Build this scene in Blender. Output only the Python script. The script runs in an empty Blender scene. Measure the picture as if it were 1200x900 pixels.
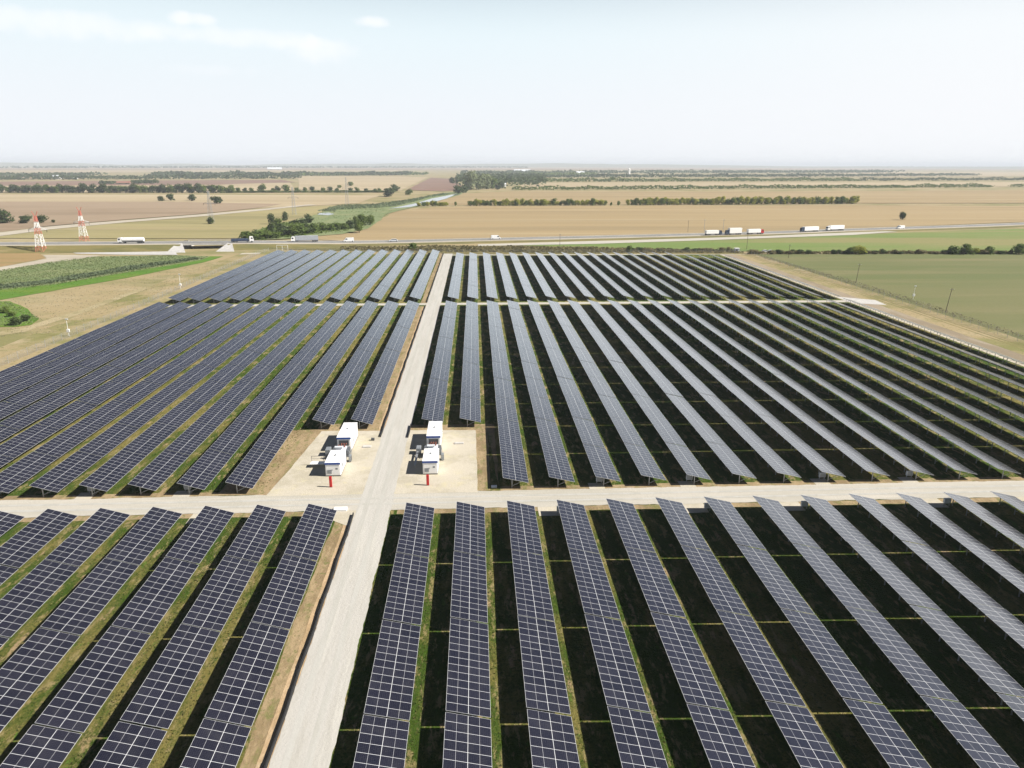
import bpy, bmesh, math, random
from mathutils import Vector, Matrix, noise as mnoise
R = math.radians
random.seed(7)
S = bpy.context.scene
COL = S.collection

# ------------------------------------------------------------------ camera
F_PX, PITCH, ROLL, YAW, CAM_H = 847.0, R(16.91), R(0.136), R(2.9), 48.96
fw = Vector((math.sin(YAW)*math.cos(PITCH), math.cos(YAW)*math.cos(PITCH), -math.sin(PITCH)))
r0 = Vector((math.cos(YAW), -math.sin(YAW), 0)); u0 = r0.cross(fw)
rt = r0*math.cos(ROLL)+u0*math.sin(ROLL); up = -r0*math.sin(ROLL)+u0*math.cos(ROLL)
cd = bpy.data.cameras.new('camera'); cam = bpy.data.objects.new('camera', cd); COL.objects.link(cam)
m = Matrix.Identity(4)
for i in range(3):
    m[i][0] = rt[i]; m[i][1] = up[i]; m[i][2] = -fw[i]
m[2][3] = CAM_H
cam.matrix_world = m
cd.sensor_width = 36.0; cd.lens = 36.0*F_PX/1200.0
cd.clip_start = 1.0; cd.clip_end = 120000.0
S.camera = cam

# ------------------------------------------------------------------ light
SUN_EL, SUN_AZ = R(40.5), R(100.0)          # azimuth measured from +Y towards +X
w = bpy.data.worlds.new('World'); S.world = w; w.use_nodes = True
nt = w.node_tree; nt.nodes.clear()
wo = nt.nodes.new('ShaderNodeOutputWorld'); bg = nt.nodes.new('ShaderNodeBackground')
sky = nt.nodes.new('ShaderNodeTexSky'); sky.sky_type = 'NISHITA'; sky.sun_disc = False
sky.sun_elevation = SUN_EL; sky.sun_rotation = SUN_AZ
sky.altitude = 50; sky.air_density = 0.35; sky.dust_density = 0.3; sky.ozone_density = 1.0
# thin high cloud veil and a few puffs, laid out by direction in the sky
tc = nt.nodes.new('ShaderNodeTexCoord')
sepw = nt.nodes.new('ShaderNodeSeparateXYZ'); nt.links.new(tc.outputs['Generated'], sepw.inputs[0])
def wmath(op, a, b=None, clamp=False):
    n = nt.nodes.new('ShaderNodeMath'); n.operation = op; n.use_clamp = clamp
    for k, v in enumerate((a, b)):
        if v is None: continue
        if isinstance(v, (int, float)): n.inputs[k].default_value = v
        else: nt.links.new(v, n.inputs[k])
    return n.outputs[0]
def wramp(v, lo, hi):
    n = nt.nodes.new('ShaderNodeMapRange'); n.interpolation_type = 'SMOOTHSTEP'
    nt.links.new(v, n.inputs[0]); n.inputs[1].default_value = lo; n.inputs[2].default_value = hi
    return n.outputs[0]
mpw = nt.nodes.new('ShaderNodeMapping'); mpw.inputs['Scale'].default_value = (2.2, 2.2, 11.0)
nt.links.new(tc.outputs['Generated'], mpw.inputs[0])
nzw = nt.nodes.new('ShaderNodeTexNoise'); nzw.inputs['Scale'].default_value = 1.6; nzw.inputs['Detail'].default_value = 7
nzw.inputs['Roughness'].default_value = 0.6
nt.links.new(mpw.outputs[0], nzw.inputs[0])
veil = wmath('MULTIPLY', wmath('MULTIPLY', wramp(nzw.outputs[0], 0.42, 0.75), 0.6), wmath('SUBTRACT', 1.0, wramp(sepw.outputs[2], 0.15, 0.40)))
# haze in the lower sky: real air is milky there
low = wmath('SUBTRACT', 1.0, wramp(sepw.outputs[2], 0.14, 0.34))
low = wmath('MULTIPLY', low, 0.97)
fac = wmath('MAXIMUM', veil, low)
mixw = nt.nodes.new('ShaderNodeMix'); mixw.data_type = 'RGBA'
nt.links.new(fac, mixw.inputs[0]); nt.links.new(sky.outputs[0], mixw.inputs[6])
def wmix(f, a, b):
    n = nt.nodes.new('ShaderNodeMix'); n.data_type = 'RGBA'
    for k, v in ((0, f), (6, a), (7, b)):
        if isinstance(v, tuple): n.inputs[k].default_value = (*v, 1)
        elif isinstance(v, float): n.inputs[k].default_value = v
        else: nt.links.new(v, n.inputs[k])
    return n.outputs[2]
# milky band: whitest at the horizon and towards the sun, clearer blue higher up on the far side
airy = wmix(wramp(sepw.outputs[2], 0.03, 0.20), (9.7, 10.0, 10.4), (8.8, 10.1, 10.6))
sunny = wmix(wramp(sepw.outputs[2], 0.05, 0.25), (10.3, 10.4, 10.6), (10.0, 10.5, 10.7))
nt.links.new(wmix(wramp(sepw.outputs[0], -0.05, 0.75), airy, sunny), mixw.inputs[7])
def puff(az, el, wa, we, seed):
    """one small cumulus puff at a compass direction"""
    d = Vector((math.sin(az)*math.cos(el), math.cos(az)*math.cos(el), math.sin(el)))
    rr = Vector((math.cos(az), -math.sin(az), 0)); uu = rr.cross(d)
    def dot(v):
        n = nt.nodes.new('ShaderNodeVectorMath'); n.operation = 'DOT_PRODUCT'
        nt.links.new(tc.outputs['Generated'], n.inputs[0]); n.inputs[1].default_value = v
        return n.outputs['Value']
    nz = nt.nodes.new('ShaderNodeTexNoise'); nz.inputs['Scale'].default_value = 38; nz.inputs['Detail'].default_value = 5
    nt.links.new(tc.outputs['Generated'], nz.inputs[0])
    a = wmath('DIVIDE', dot(rr), wa); b = wmath('DIVIDE', dot(uu), we)
    q = wmath('ADD', wmath('MULTIPLY', a, a), wmath('MULTIPLY', b, b))
    q = wmath('ADD', q, wmath('MULTIPLY', wmath('SUBTRACT', nz.outputs[0], 0.5), 3.4))
    return wmath('SUBTRACT', 1.0, wramp(q, -0.3, 1.5))
prev = mixw.outputs[2]
for az, el, wa, we, k in ((R(-19.0), R(9.15), R(1.5), R(.40), .65), (R(-7.0), R(9.55), R(1.2), R(.38), .7),
                          (R(-10.9), R(7.6), R(2.6), R(.9), .5), (R(-26.5), R(8.3), R(7), R(.8), .48), (R(-16.0), R(8.2), R(5.5), R(.6), .45), (R(-18.5), R(6.1), R(3), R(.35), .18)):
    mx = nt.nodes.new('ShaderNodeMix'); mx.data_type = 'RGBA'
    nt.links.new(wmath('MULTIPLY', puff(az, el, wa, we, 1), k), mx.inputs[0]); nt.links.new(prev, mx.inputs[6])
    mx.inputs[7].default_value = (11.0, 11.0, 11.2, 1); prev = mx.outputs[2]
nt.links.new(prev, bg.inputs[0]); bg.inputs[1].default_value = 0.05
nt.links.new(bg.outputs[0], wo.inputs[0])

sd = bpy.data.lights.new('sun', 'SUN'); sun = bpy.data.objects.new('sun', sd); COL.objects.link(sun)
sd.energy = 5.0; sd.angle = R(0.53); sd.color = (1.0, 0.95, 0.87)
sv = Vector((math.sin(SUN_AZ)*math.cos(SUN_EL), math.cos(SUN_AZ)*math.cos(SUN_EL), math.sin(SUN_EL)))
sun.rotation_euler = sv.to_track_quat('Z', 'Y').to_euler(); sun.location = (100, -50, 300)
S.view_settings.view_transform = 'Standard'; S.view_settings.look = 'None'
S.view_settings.exposure = 0.95; S.view_settings.gamma = 1.0; S.view_settings.use_curve_mapping = False

# ------------------------------------------------------------------ helpers
def at(px, py, z=0.0):
    """ground point seen at a pixel of the 1200x900 photograph"""
    d = fw + rt*((px-600)/F_PX) - up*((py-450)/F_PX)
    t = (z-CAM_H)/d.z
    return Vector((d.x*t, d.y*t, z))

def tag(o, label=None, cat=None, group=None, kind=None):
    if label: o['label'] = label
    if cat: o['category'] = cat
    if group: o['group'] = group
    if kind: o['kind'] = kind
    return o

def empty(name, loc=(0, 0, 0), rz=0.0):
    o = bpy.data.objects.new(name, None); COL.objects.link(o)
    o.location = loc; o.rotation_euler = (0, 0, rz); o.empty_display_size = 0.5
    return o

class MB:
    """collects simple shapes; build() links them as one mesh object"""
    def __init__(s): s.v = []; s.f = []; s.m = []; s.sm = []
    def add(s, vs, fs, mi=0, smooth=False):
        b = len(s.v); s.v += [tuple(v) for v in vs]
        for f in fs: s.f.append(tuple(b+i for i in f)); s.m.append(mi); s.sm.append(smooth)
    def box(s, x0, x1, y0, y1, z0, z1, mi=0, bev=0.0):
        if bev <= 0:
            s.add([(x0,y0,z0),(x1,y0,z0),(x1,y1,z0),(x0,y1,z0),(x0,y0,z1),(x1,y0,z1),(x1,y1,z1),(x0,y1,z1)],
                  [(0,3,2,1),(4,5,6,7),(0,1,5,4),(1,2,6,5),(2,3,7,6),(3,0,4,7)], mi); return
        bm = bmesh.new(); bmesh.ops.create_cube(bm, size=1)
        for v in bm.verts:
            v.co = Vector(((x0+x1)/2+v.co.x*(x1-x0), (y0+y1)/2+v.co.y*(y1-y0), (z0+z1)/2+v.co.z*(z1-z0)))
        bmesh.ops.bevel(bm, geom=bm.edges[:], offset=bev, segments=2, affect='EDGES', profile=0.5)
        bm.verts.index_update()
        s.add([v.co for v in bm.verts], [[v.index for v in f.verts] for f in bm.faces], mi); bm.free()
    def bar(s, p, q, w, h=None, mi=0):
        p = Vector(p); q = Vector(q); h = h or w; d = (q-p).normalized()
        a = d.cross(Vector((0,0,1)));
        if a.length < 1e-3: a = Vector((1,0,0))
        a.normalize(); b = a.cross(d).normalized(); a = a*w/2; b = b*h/2
        s.add([p-a-b,p+a-b,p+a+b,p-a+b,q-a-b,q+a-b,q+a+b,q-a+b],
              [(0,3,2,1),(4,5,6,7),(0,1,5,4),(1,2,6,5),(2,3,7,6),(3,0,4,7)], mi)
    def tube(s, p, q, r1, r2=None, n=8, mi=0, cap=True):
        p = Vector(p); q = Vector(q); r2 = r1 if r2 is None else r2; d = (q-p).normalized()
        a = d.orthogonal().normalized(); b = d.cross(a)
        vs = []
        for c, rr in ((p, r1), (q, r2)):
            for i in range(n):
                t = 2*math.pi*i/n; vs.append(c+a*math.cos(t)*rr+b*math.sin(t)*rr)
        fs = [(i,(i+1)%n,n+(i+1)%n,n+i) for i in range(n)]
        s.add(vs, fs, mi, True)
        if cap: s.add(vs[:n], [tuple(range(n-1,-1,-1))], mi); s.add(vs[n:], [tuple(range(n))], mi)
    def prism(s, prof, y0, y1, mi=0):
        """profile in x,z swept along y"""
        n = len(prof)
        s.add([(x,y0,z) for x,z in prof]+[(x,y1,z) for x,z in prof],
              [tuple(range(n)), tuple(range(2*n-1,n-1,-1))]+[(i,n+i,n+(i+1)%n,(i+1)%n) for i in range(n)], mi)
    def mesh(s, name, mats):
        me = bpy.data.meshes.new(name); me.from_pydata(s.v, [], s.f)
        for mt in (mats if isinstance(mats, (list, tuple)) else [mats]): me.materials.append(mt)
        me.polygons.foreach_set('material_index', s.m); me.polygons.foreach_set('use_smooth', s.sm); me.update()
        return me
    def build(s, name, mats, parent=None):
        o = bpy.data.objects.new(name, s.mesh(name, mats)); COL.objects.link(o)
        if parent: o.parent = parent
        return o

def inst(name, me, parent=None, loc=(0,0,0), rz=0.0, sc=None):
    o = bpy.data.objects.new(name, me); COL.objects.link(o); o.location = loc; o.rotation_euler = (0,0,rz)
    if sc: o.scale = sc if isinstance(sc, (tuple, list)) else (sc, sc, sc)
    if parent: o.parent = parent
    return o

# ------------------------------------------------------------------ materials
class NT:
    def __init__(s, name):
        s.mat = bpy.data.materials.new(name); s.mat.use_nodes = True; s.t = s.mat.node_tree
        s.b = s.t.nodes['Principled BSDF']
    def n(s, t, **k):
        o = s.t.nodes.new(t)
        for a, v in k.items(): setattr(o, a, v)
        return o
    def set(s, sock, v):
        if hasattr(v, 'is_linked') or isinstance(v, bpy.types.NodeSocket): s.t.links.new(v, sock)
        elif isinstance(v, tuple) and len(v) == 3 and sock.type == 'RGBA': sock.default_value = (*v, 1)
        else: sock.default_value = v
    def math(s, op, a, b=0.0, c=0.0, clamp=False):
        o = s.n('ShaderNodeMath', operation=op, use_clamp=clamp)
        for i, v in enumerate((a, b, c)): s.set(o.inputs[i], v)
        return o.outputs[0]
    def mix(s, f, a, b, mode='MIX'):
        o = s.n('ShaderNodeMix', data_type='RGBA', blend_type=mode)
        s.set(o.inputs[0], f); s.set(o.inputs[6], a); s.set(o.inputs[7], b); return o.outputs[2]
    def ramp(s, v, lo, hi):
        o = s.n('ShaderNodeMapRange', interpolation_type='SMOOTHSTEP')
        s.set(o.inputs[0], v); o.inputs[1].default_value = lo; o.inputs[2].default_value = hi; return o.outputs[0]
    def noise(s, scale, detail=4, rough=0.55, stretch=(1,1,1), rz=0.0, coord='Object', off=0.0, dist=0.0):
        tc = s.n('ShaderNodeTexCoord'); mp = s.n('ShaderNodeMapping'); s.t.links.new(tc.outputs[coord], mp.inputs[0])
        mp.inputs['Scale'].default_value = stretch; mp.inputs['Rotation'].default_value = (0,0,rz); mp.inputs['Location'].default_value = (off, off*.7, 0)
        o = s.n('ShaderNodeTexNoise'); o.inputs['Scale'].default_value = scale; o.inputs['Detail'].default_value = detail
        o.inputs['Roughness'].default_value = rough; o.inputs['Distortion'].default_value = dist
        s.t.links.new(mp.outputs[0], o.inputs[0]); return o.outputs[0]
    def bump(s, h, strength=0.5, dist=0.1):
        o = s.n('ShaderNodeBump'); o.inputs['Strength'].default_value = strength; o.inputs['Distance'].default_value = dist
        s.set(o.inputs['Height'], h); s.t.links.new(o.outputs[0], s.b.inputs['Normal'])
    def fin(s, col=None, rough=0.8, metal=0.0, spec=0.5):
        if col is not None: s.set(s.b.inputs['Base Color'], col)
        s.set(s.b.inputs['Roughness'], rough); s.set(s.b.inputs['Metallic'], metal); s.b.inputs['Specular IOR Level'].default_value = spec
        return s.mat

def plain(name, col, rough=0.6, metal=0.0, var=0.12, scale=1.5, spec=0.5):
    m = NT(name); n = m.noise(scale, 5)
    c = m.mix(m.ramp(n, .3, .75), col, tuple(x*(1-var*2) for x in col))
    return m.fin(c, rough, metal, spec)

def soil(name, a, b, c=None, scale=0.05, stretch=(1,1,1), rz=0.0, fine=1.2, bump=0.6, thr=(.44,.58), spots=None, amp=.5):
    """ground cover: two or three tones broken by patches at several sizes"""
    m = NT(name)
    n1 = m.noise(scale, 6, .6, stretch, rz); n2 = m.noise(fine, 6, .7, off=31)
    n3 = m.noise(scale*6, 4, .6, stretch, rz, off=77)
    f = m.math('ADD', m.math('MULTIPLY', n1, .6), m.math('ADD', m.math('MULTIPLY', n3, .25), m.math('MULTIPLY', n2, .15)))
    col = m.mix(m.ramp(f, *thr), a, b)
    if c: col = m.mix(m.ramp(m.noise(scale*1.7, 5, .65, stretch, rz, off=140), .5, .72), col, c)
    if spots: col = m.mix(m.ramp(m.noise(fine*.6, 3, .6, off=9), .56, .68), col, spots)
    v = m.math('ADD', 1-amp/2, m.math('MULTIPLY', n2, amp))
    cv = m.n('ShaderNodeCombineColor'); [m.set(cv.inputs[i], v) for i in range(3)]
    col = m.mix(1.0, col, cv.outputs[0], 'MULTIPLY')
    if bump: m.bump(n2, bump, .25)
    return m.fin(col, .95, spec=0.15)

# array grass: green with dry patches
M = {}
def grass_mat():
    m = NT('array_grass')
    st = (1, .35, 1)
    big = m.noise(.035, 5, .6, st); mid = m.noise(.35, 6, .65, st, off=12); fine = m.noise(3.2, 6, .75, off=5)
    f = m.math('ADD', m.math('MULTIPLY', big, .45), m.math('ADD', m.math('MULTIPLY', mid, .38), m.math('MULTIPLY', fine, .17)))
    c = m.mix(m.ramp(f, .47, .58), (.046, .080, .010), (.175, .150, .046))
    c = m.mix(m.ramp(m.noise(.8, 5, .7, st, off=90), .52, .62), c, (.245, .20, .088))
    c = m.mix(m.ramp(m.noise(.45, 6, .7, st, off=44), .58, .66), c, (.32, .235, .13))
    c = m.mix(m.math('MULTIPLY', m.ramp(m.noise(.9, 4, .7, st, off=210), .60, .68), .8), c, (.075, .150, .020))
    c = m.mix(m.math('MULTIPLY', m.ramp(m.noise(1.7, 4, .6, off=60), .56, .66), .75), c, (.028, .056, .007))
    v = m.math('ADD', .55, m.math('MULTIPLY', fine, .9))
    cv = m.n('ShaderNodeCombineColor'); [m.set(cv.inputs[i], v) for i in range(3)]
    c = m.mix(1.0, c, cv.outputs[0], 'MULTIPLY')
    m.bump(m.math('ADD', fine, m.math('MULTIPLY', mid, .6)), .9, .35)
    return m.fin(c, .95, spec=.1)
M['grass'] = grass_mat()
M['base'] = soil('dry_plain', (.295,.235,.13), (.18,.17,.07), (.33,.275,.17), scale=.018, stretch=(.6,1,1), fine=.9)
M['verge'] = soil('dry_verge', (.29,.23,.125), (.17,.165,.06), (.33,.27,.165), scale=.03, fine=1.4, spots=(.15,.14,.05))
M['verge2'] = soil('worn_grass_track', (.33,.275,.165), (.25,.215,.11), (.36,.30,.19), scale=.06, fine=1.2)
M['dirt'] = soil('bare_dirt', (.30,.225,.13), (.205,.15,.082), (.135,.145,.045), scale=.35, fine=1.8, stretch=(1,.4,1), spots=(.16,.15,.06))
M['brownbank'] = soil('brown_bank', (.27,.22,.16), (.21,.17,.115), (.31,.27,.20), scale=.06, fine=1.6, stretch=(1,.3,1))
M['gravel'] = soil('road_gravel', (.41,.395,.365), (.37,.355,.32), (.44,.425,.385), scale=.15, fine=3.0, bump=.3, stretch=(3,.25,1), amp=.2)
M['gravelx'] = soil('track_gravel', (.41,.385,.335), (.36,.34,.29), (.44,.41,.355), scale=.15, fine=3.0, bump=.3, stretch=(.25,3,1), amp=.2)
M['pad'] = soil('pad_gravel', (.44,.40,.325), (.37,.335,.26), (.46,.415,.29), scale=.16, fine=2.5, bump=.3, amp=.2)
M['tanbank'] = soil('sandy_bank', (.42,.30,.18), (.34,.24,.135), (.46,.36,.23), scale=.2, fine=2.0)
M['stubble'] = soil('golden_stubble', (.295,.222,.118), (.24,.182,.098), (.335,.265,.155), scale=.02, stretch=(.05,1,1), fine=.5, rz=R(-4))
M['stubble_pale'] = soil('pale_stubble', (.36,.29,.185), (.30,.24,.145), (.41,.35,.24), scale=.012, stretch=(.07,1,1), fine=.4)
M['stubble_pink'] = soil('pinkish_stubble', (.265,.20,.135), (.215,.16,.105), (.31,.245,.165), scale=.006, stretch=(.14,1,1), fine=.4)
M['olive'] = soil('olive_field', (.140,.140,.060), (.112,.128,.048), (.170,.156,.074), scale=.02, stretch=(.14,1,1), rz=R(25), fine=.9)
M['yellowgrass'] = soil('yellow_grass', (.28,.24,.115), (.20,.18,.08), (.26,.205,.12), scale=.008, stretch=(.12,1,1), fine=.5, rz=R(-12))
M['meadow'] = soil('green_meadow', (.13,.185,.05), (.20,.185,.075), (.10,.16,.035), scale=.012, stretch=(.16,1,1), fine=.8)
M['wetgreen'] = soil('lush_green', (.075,.16,.018), (.11,.17,.025), (.05,.12,.015), scale=.05, stretch=(.4,1,1), fine=1.2)
M['reedbed'] = soil('reed_floor', (.145,.185,.08), (.20,.215,.105), (.115,.16,.07), scale=.05, fine=1.0)
M['plough'] = soil('ploughed_soil', (.20,.125,.095), (.17,.115,.085), (.23,.16,.12), scale=.006, stretch=(.3,1,1), fine=.4)
M['brownfield'] = soil('brown_field', (.27,.185,.085), (.23,.165,.07), (.20,.17,.07), scale=.02, stretch=(.2,1,1), fine=.8)
M['asphalt'] = soil('worn_asphalt', (.22,.215,.205), (.18,.178,.172), (.26,.25,.235), scale=.05, fine=1.5, bump=.1)
M['shoulder'] = soil('gravel_shoulder', (.40,.36,.29), (.33,.29,.23), (.44,.40,.33), scale=.05, fine=1.0, stretch=(.3,1,1))
M['bank'] = soil('bank_grass', (.17,.145,.055), (.12,.115,.045), (.24,.19,.09), scale=.06, fine=1.2, stretch=(.3,1,1))
M['concrete'] = plain('concrete', (.46,.445,.42), .85, scale=.6)
M['white'] = plain('white_paint', (.80,.80,.79), .45, var=.04)
M['palegrey'] = plain('pale_grey_paint', (.60,.63,.66), .5, var=.05)
M['blue'] = plain('blue_paint', (.03,.08,.30), .4)
M['steel'] = plain('galvanised_steel', (.42,.43,.44), .5, .6)
M['darksteel'] = plain('dark_steel', (.10,.105,.11), .55, .3)
M['greymetal'] = plain('grey_metal', (.26,.28,.30), .5, .2)
M['black'] = plain('black_rubber', (.015,.015,.016), .8)
M['red'] = plain('red_paint', (.52,.012,.014), .4)
M['pylonred'] = plain('pylon_red', (.55,.17,.12), .6)
M['copper'] = plain('reddish_bushing', (.35,.12,.08), .4)
M['wood'] = plain('weathered_wood', (.15,.12,.09), .9)
M['bark'] = plain('bark', (.08,.06,.045), .95)
M['tarp'] = plain('grey_tarpaulin', (.36,.38,.41), .6)
M['navy'] = plain('navy_paint', (.03,.05,.10), .4)
M['teal'] = plain('teal_paint', (.05,.17,.16), .4)
M['roofred'] = plain('clay_tile', (.26,.13,.09), .85)
M['glass'] = plain('dark_glass', (.02,.025,.03), .08)
M['yellow'] = plain('yellow_line', (.75,.72,.62), .7)

def pv_mat():
    m = NT('solar_glass')
    uv = m.n('ShaderNodeUVMap'); sp = m.n('ShaderNodeSeparateXYZ'); m.t.links.new(uv.outputs[0], sp.inputs[0])
    u, v = sp.outputs[0], sp.outputs[1]                    # metres across / along the table
    def edge(x, period, width):                             # 1 on a line at every multiple of period
        fr = m.math('FRACT', m.math('DIVIDE', x, period))
        d = m.math('ABSOLUTE', m.math('SUBTRACT', fr, .5))
        return m.math('GREATER_THAN', d, .5-width/period/2)
    fv = edge(v, 1.0655, .039); fu = edge(u, 2.04, .043)
    half = edge(m.math('ADD', u, 1.02), 2.04, .026)
    frame = m.math('MAXIMUM', fv, fu)
    # faint cell grid: silver busbars and gaps between cells
    cell = m.math('MAXIMUM', edge(v, 1.0655/6, .006), edge(u, 1.02/6, .006))
    iu = m.math('FLOOR', m.math('DIVIDE', u, 2.04)); iv = m.math('FLOOR', m.math('DIVIDE', v, 1.0655))
    oi = m.n('ShaderNodeObjectInfo'); cx = m.n('ShaderNodeCombineXYZ')
    m.set(cx.inputs[0], iu); m.set(cx.inputs[1], iv); m.set(cx.inputs[2], m.math('MULTIPLY', oi.outputs['Random'], 97.0))
    wn = m.n('ShaderNodeTexWhiteNoise', noise_dimensions='3D'); m.t.links.new(cx.outputs[0], wn.inputs[0])
    base = m.mix(wn.outputs[0], (.0080,.0078,.0145), (.0155,.0150,.024))
    base = m.mix(m.math('MULTIPLY', m.ramp(m.noise(.7, 5, .6), .45, .8), .25), base, (.05,.048,.05))  # dust
    col = m.mix(m.math('MULTIPLY', cell, .16), base, (.30,.30,.32))
    col = m.mix(m.math('MULTIPLY', half, .8), col, (.42,.42,.43))
    col = m.mix(frame, col, (.52,.525,.53))
    m.set(m.b.inputs['Roughness'], m.math('ADD', .18, m.math('MULTIPLY', frame, .3)))
    m.b.inputs['IOR'].default_value = 1.52
    m.b.inputs['Sheen Weight'].default_value = .50; m.b.inputs['Sheen Roughness'].default_value = .12   # dust film
    m.b.inputs['Sheen Tint'].default_value = (.90,.90,.92,1)
    m.b.inputs['Coat Weight'].default_value = 1.0; m.b.inputs['Coat IOR'].default_value = 1.55; m.b.inputs['Coat Roughness'].default_value = .22
    m.set(m.b.inputs['Base Color'], col)
    return m.mat
M['pv'] = pv_mat()

def leaf_mat(name, a, b, c=None):
    m = NT(name); oi = m.n('ShaderNodeObjectInfo'); n = m.noise(.9, 4, .6)
    geo = m.n('ShaderNodeNewGeometry')
    f = m.math('ADD', m.math('MULTIPLY', geo.outputs['Random Per Island'], .6), m.math('MULTIPLY', oi.outputs['Random'], .4))
    col = m.mix(f, a, b)
    if c: col = m.mix(m.ramp(m.math('MULTIPLY', oi.outputs['Random'], n), .30, .45), col, c)
    tr = m.n('ShaderNodeBsdfTranslucent'); m.set(tr.inputs[0], col)
    mx = m.n('ShaderNodeMixShader'); mx.inputs[0].default_value = .38
    m.fin(col, .8, spec=.2)
    m.t.links.new(m.b.outputs[0], mx.inputs[1]); m.t.links.new(tr.outputs[0], mx.inputs[2])
    m.t.links.new(mx.outputs[0], m.t.nodes['Material Output'].inputs[0]); return m.mat
M['leaf'] = leaf_mat('leaf_green', (.075,.12,.022), (.14,.185,.04))
M['leafyellow'] = leaf_mat('leaf_yellow_green', (.23,.27,.035), (.35,.33,.065))
M['leafdark'] = leaf_mat('leaf_dark', (.05,.075,.026), (.075,.105,.036))
M['leafpale'] = leaf_mat('leaf_pale', (.16,.195,.10), (.21,.24,.125))
M['leafbrown'] = leaf_mat('scrub_brown', (.15,.135,.065), (.22,.19,.095))
M['reed'] = leaf_mat('reed_leaf', (.15,.195,.075), (.22,.25,.115))
M['reeddark'] = leaf_mat('reed_leaf_dark', (.095,.135,.07), (.15,.185,.105))
M['lushleaf'] = leaf_mat('lush_leaf', (.11,.20,.025), (.17,.26,.045))
M['dryweed'] = leaf_mat('dry_weed', (.22,.20,.13), (.32,.29,.20))
M['weed'] = leaf_mat('weed_leaf', (.09,.125,.025), (.20,.18,.07))

# ------------------------------------------------------------------ the setting
def structure(name, mb, mat):
    return tag(mb.build(name, mat), kind='structure')

def sheet(name, pts, z, mat, jit=0.0, step=None):
    """flat patch of ground with a slightly ragged outline"""
    pts = [Vector(p[:2]) for p in pts]; out = []
    n = len(pts)
    for i in range(n):
        a, b = pts[i], pts[(i+1)%n]; L = (b-a).length
        k = max(1, int(L/step)) if step else 1
        for j in range(k):
            p = a.lerp(b, j/k)
            if jit:
                fr = .12/max(jit,.15)
                q = mnoise.noise_vector(Vector((p.x*fr*.4, p.y*fr*.4, 3.1)))*.6+mnoise.noise_vector(Vector((p.x*fr*2.3, p.y*fr*2.3, 8.7)))*.5+mnoise.noise_vector(Vector((p.x*fr*7, p.y*fr*7, 5.2)))*.25
                p = p+Vector((q.x, q.y))*jit
            out.append((p.x, p.y, z))
    bm = bmesh.new(); vs = [bm.verts.new(p) for p in out]
    f = bm.faces.new(vs)
    if f.normal.z == 0: bm.normal_update()
    bm.normal_update()
    if f.normal.z < 0: f.normal_flip()
    bmesh.ops.triangulate(bm, faces=[f])
    me = bpy.data.meshes.new(name); bm.to_mesh(me); bm.free(); me.materials.append(mat)
    o = bpy.data.objects.new(name, me); COL.objects.link(o)
    return tag(o, kind='structure')

def pxsheet(name, pix, z, mat, jit=0.0, step=None):
    return sheet(name, [at(x, y, z) for x, y in pix], z, mat, jit, step)

def rect(x0, x1, y0, y1): return [(x0,y0),(x1,y0),(x1,y1),(x0,y1)]

# one ground sheet out to the horizon, finer cells near the camera
ax = [-45000,-20000,-9000,-4000,-2000,-1200,-800,-500,-300,-200,-100,-50,0,50,100,200,300,500,800,1200,2000,4000,9000,20000,45000]
gm = MB(); nx = len(ax)
ay = [-3000,-500,-100,0,50,100,150,200,250,300,400,500,600,800,1000,1400,2000,3000,4500,7000,11000,20000,45000]
gm.add([(x,y,0) for y in ay for x in ax], [(j*nx+i,j*nx+i+1,(j+1)*nx+i+1,(j+1)*nx+i) for j in range(len(ay)-1) for i in range(nx-1)])
structure('ground', gm, M['base'])

# far low hills on the horizon
hm = MB(); N = 160
ring = []
for i in range(N+1):
    a = R(-60)+R(120)*i/N; d = 16000
    h = 30+70*max(0, mnoise.noise(Vector((i*.045, 1.7, 0)))+.45)+25*mnoise.noise(Vector((i*.2, 9, 0)))
    if a > R(10): h *= .75
    ring.append((a, d, min(90, max(8, h))))
vs = []
for a, d, h in ring:
    for dd, hh in ((d-2500, -.5), (d-900, h*.6), (d, h), (d+2500, -.5)): vs.append((math.sin(a)*dd, math.cos(a)*dd, hh))
hm.add(vs, [(i*4+k, (i+1)*4+k, (i+1)*4+k+1, i*4+k+1) for i in range(N) for k in range(3)], 0, True)
structure('hills', hm, M['olive'])

# ---- fields
pxsheet('field', [(-250,245),(60,243),(200,245),(330,243),(420,238),(445,229),(380,228.5),(200,228),(-250,227)], .30, M['stubble_pale'], 4, 40)
pxsheet('field', [(-250,272),(0,272),(60,264.5),(150,257),(230,251),(300,244),(330,239),(200,236.5),(-250,236)], .45, M['stubble_pink'], 3, 40)
pxsheet('field', [(-250,290),(0,279),(150,279.5),(300,279),(340,268),(400,256),(450,244),(390,240.5),(310,245),(235,252.5),(150,259),(60,266.5),(-250,282)], .35, M['yellowgrass'], 2, 30)
pxsheet('field', [(330,279),(400,282),(600,280),(820,274),(1000,267.5),(1260,257.5),(1260,241.5),(1000,240.5),(560,241.5),(505,243),(462,248),(440,262),(410,270)], .30, M['stubble'], 2, 30)
pxsheet('field', [(505,240.5),(1010,238.5),(1320,238),(1320,222),(900,224.5),(600,224),(530,227),(515,233)], .35, M['stubble'], 3, 40)
pxsheet('field', [(600,221),(1200,218.5),(1320,218),(1320,213.5),(800,213.5),(620,214)], .4, M['stubble_pale'], 4, 60)
pxsheet('field', [(350,222),(430,223.5),(470,223),(502,207.6),(440,206.4),(350,206.8)], .5, M['stubble_pale'], 4, 60)
pxsheet('field', [(476,222.5),(505,208),(530,209.5),(548,222),(520,224)], .6, M['plough'], 3, 40)
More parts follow.
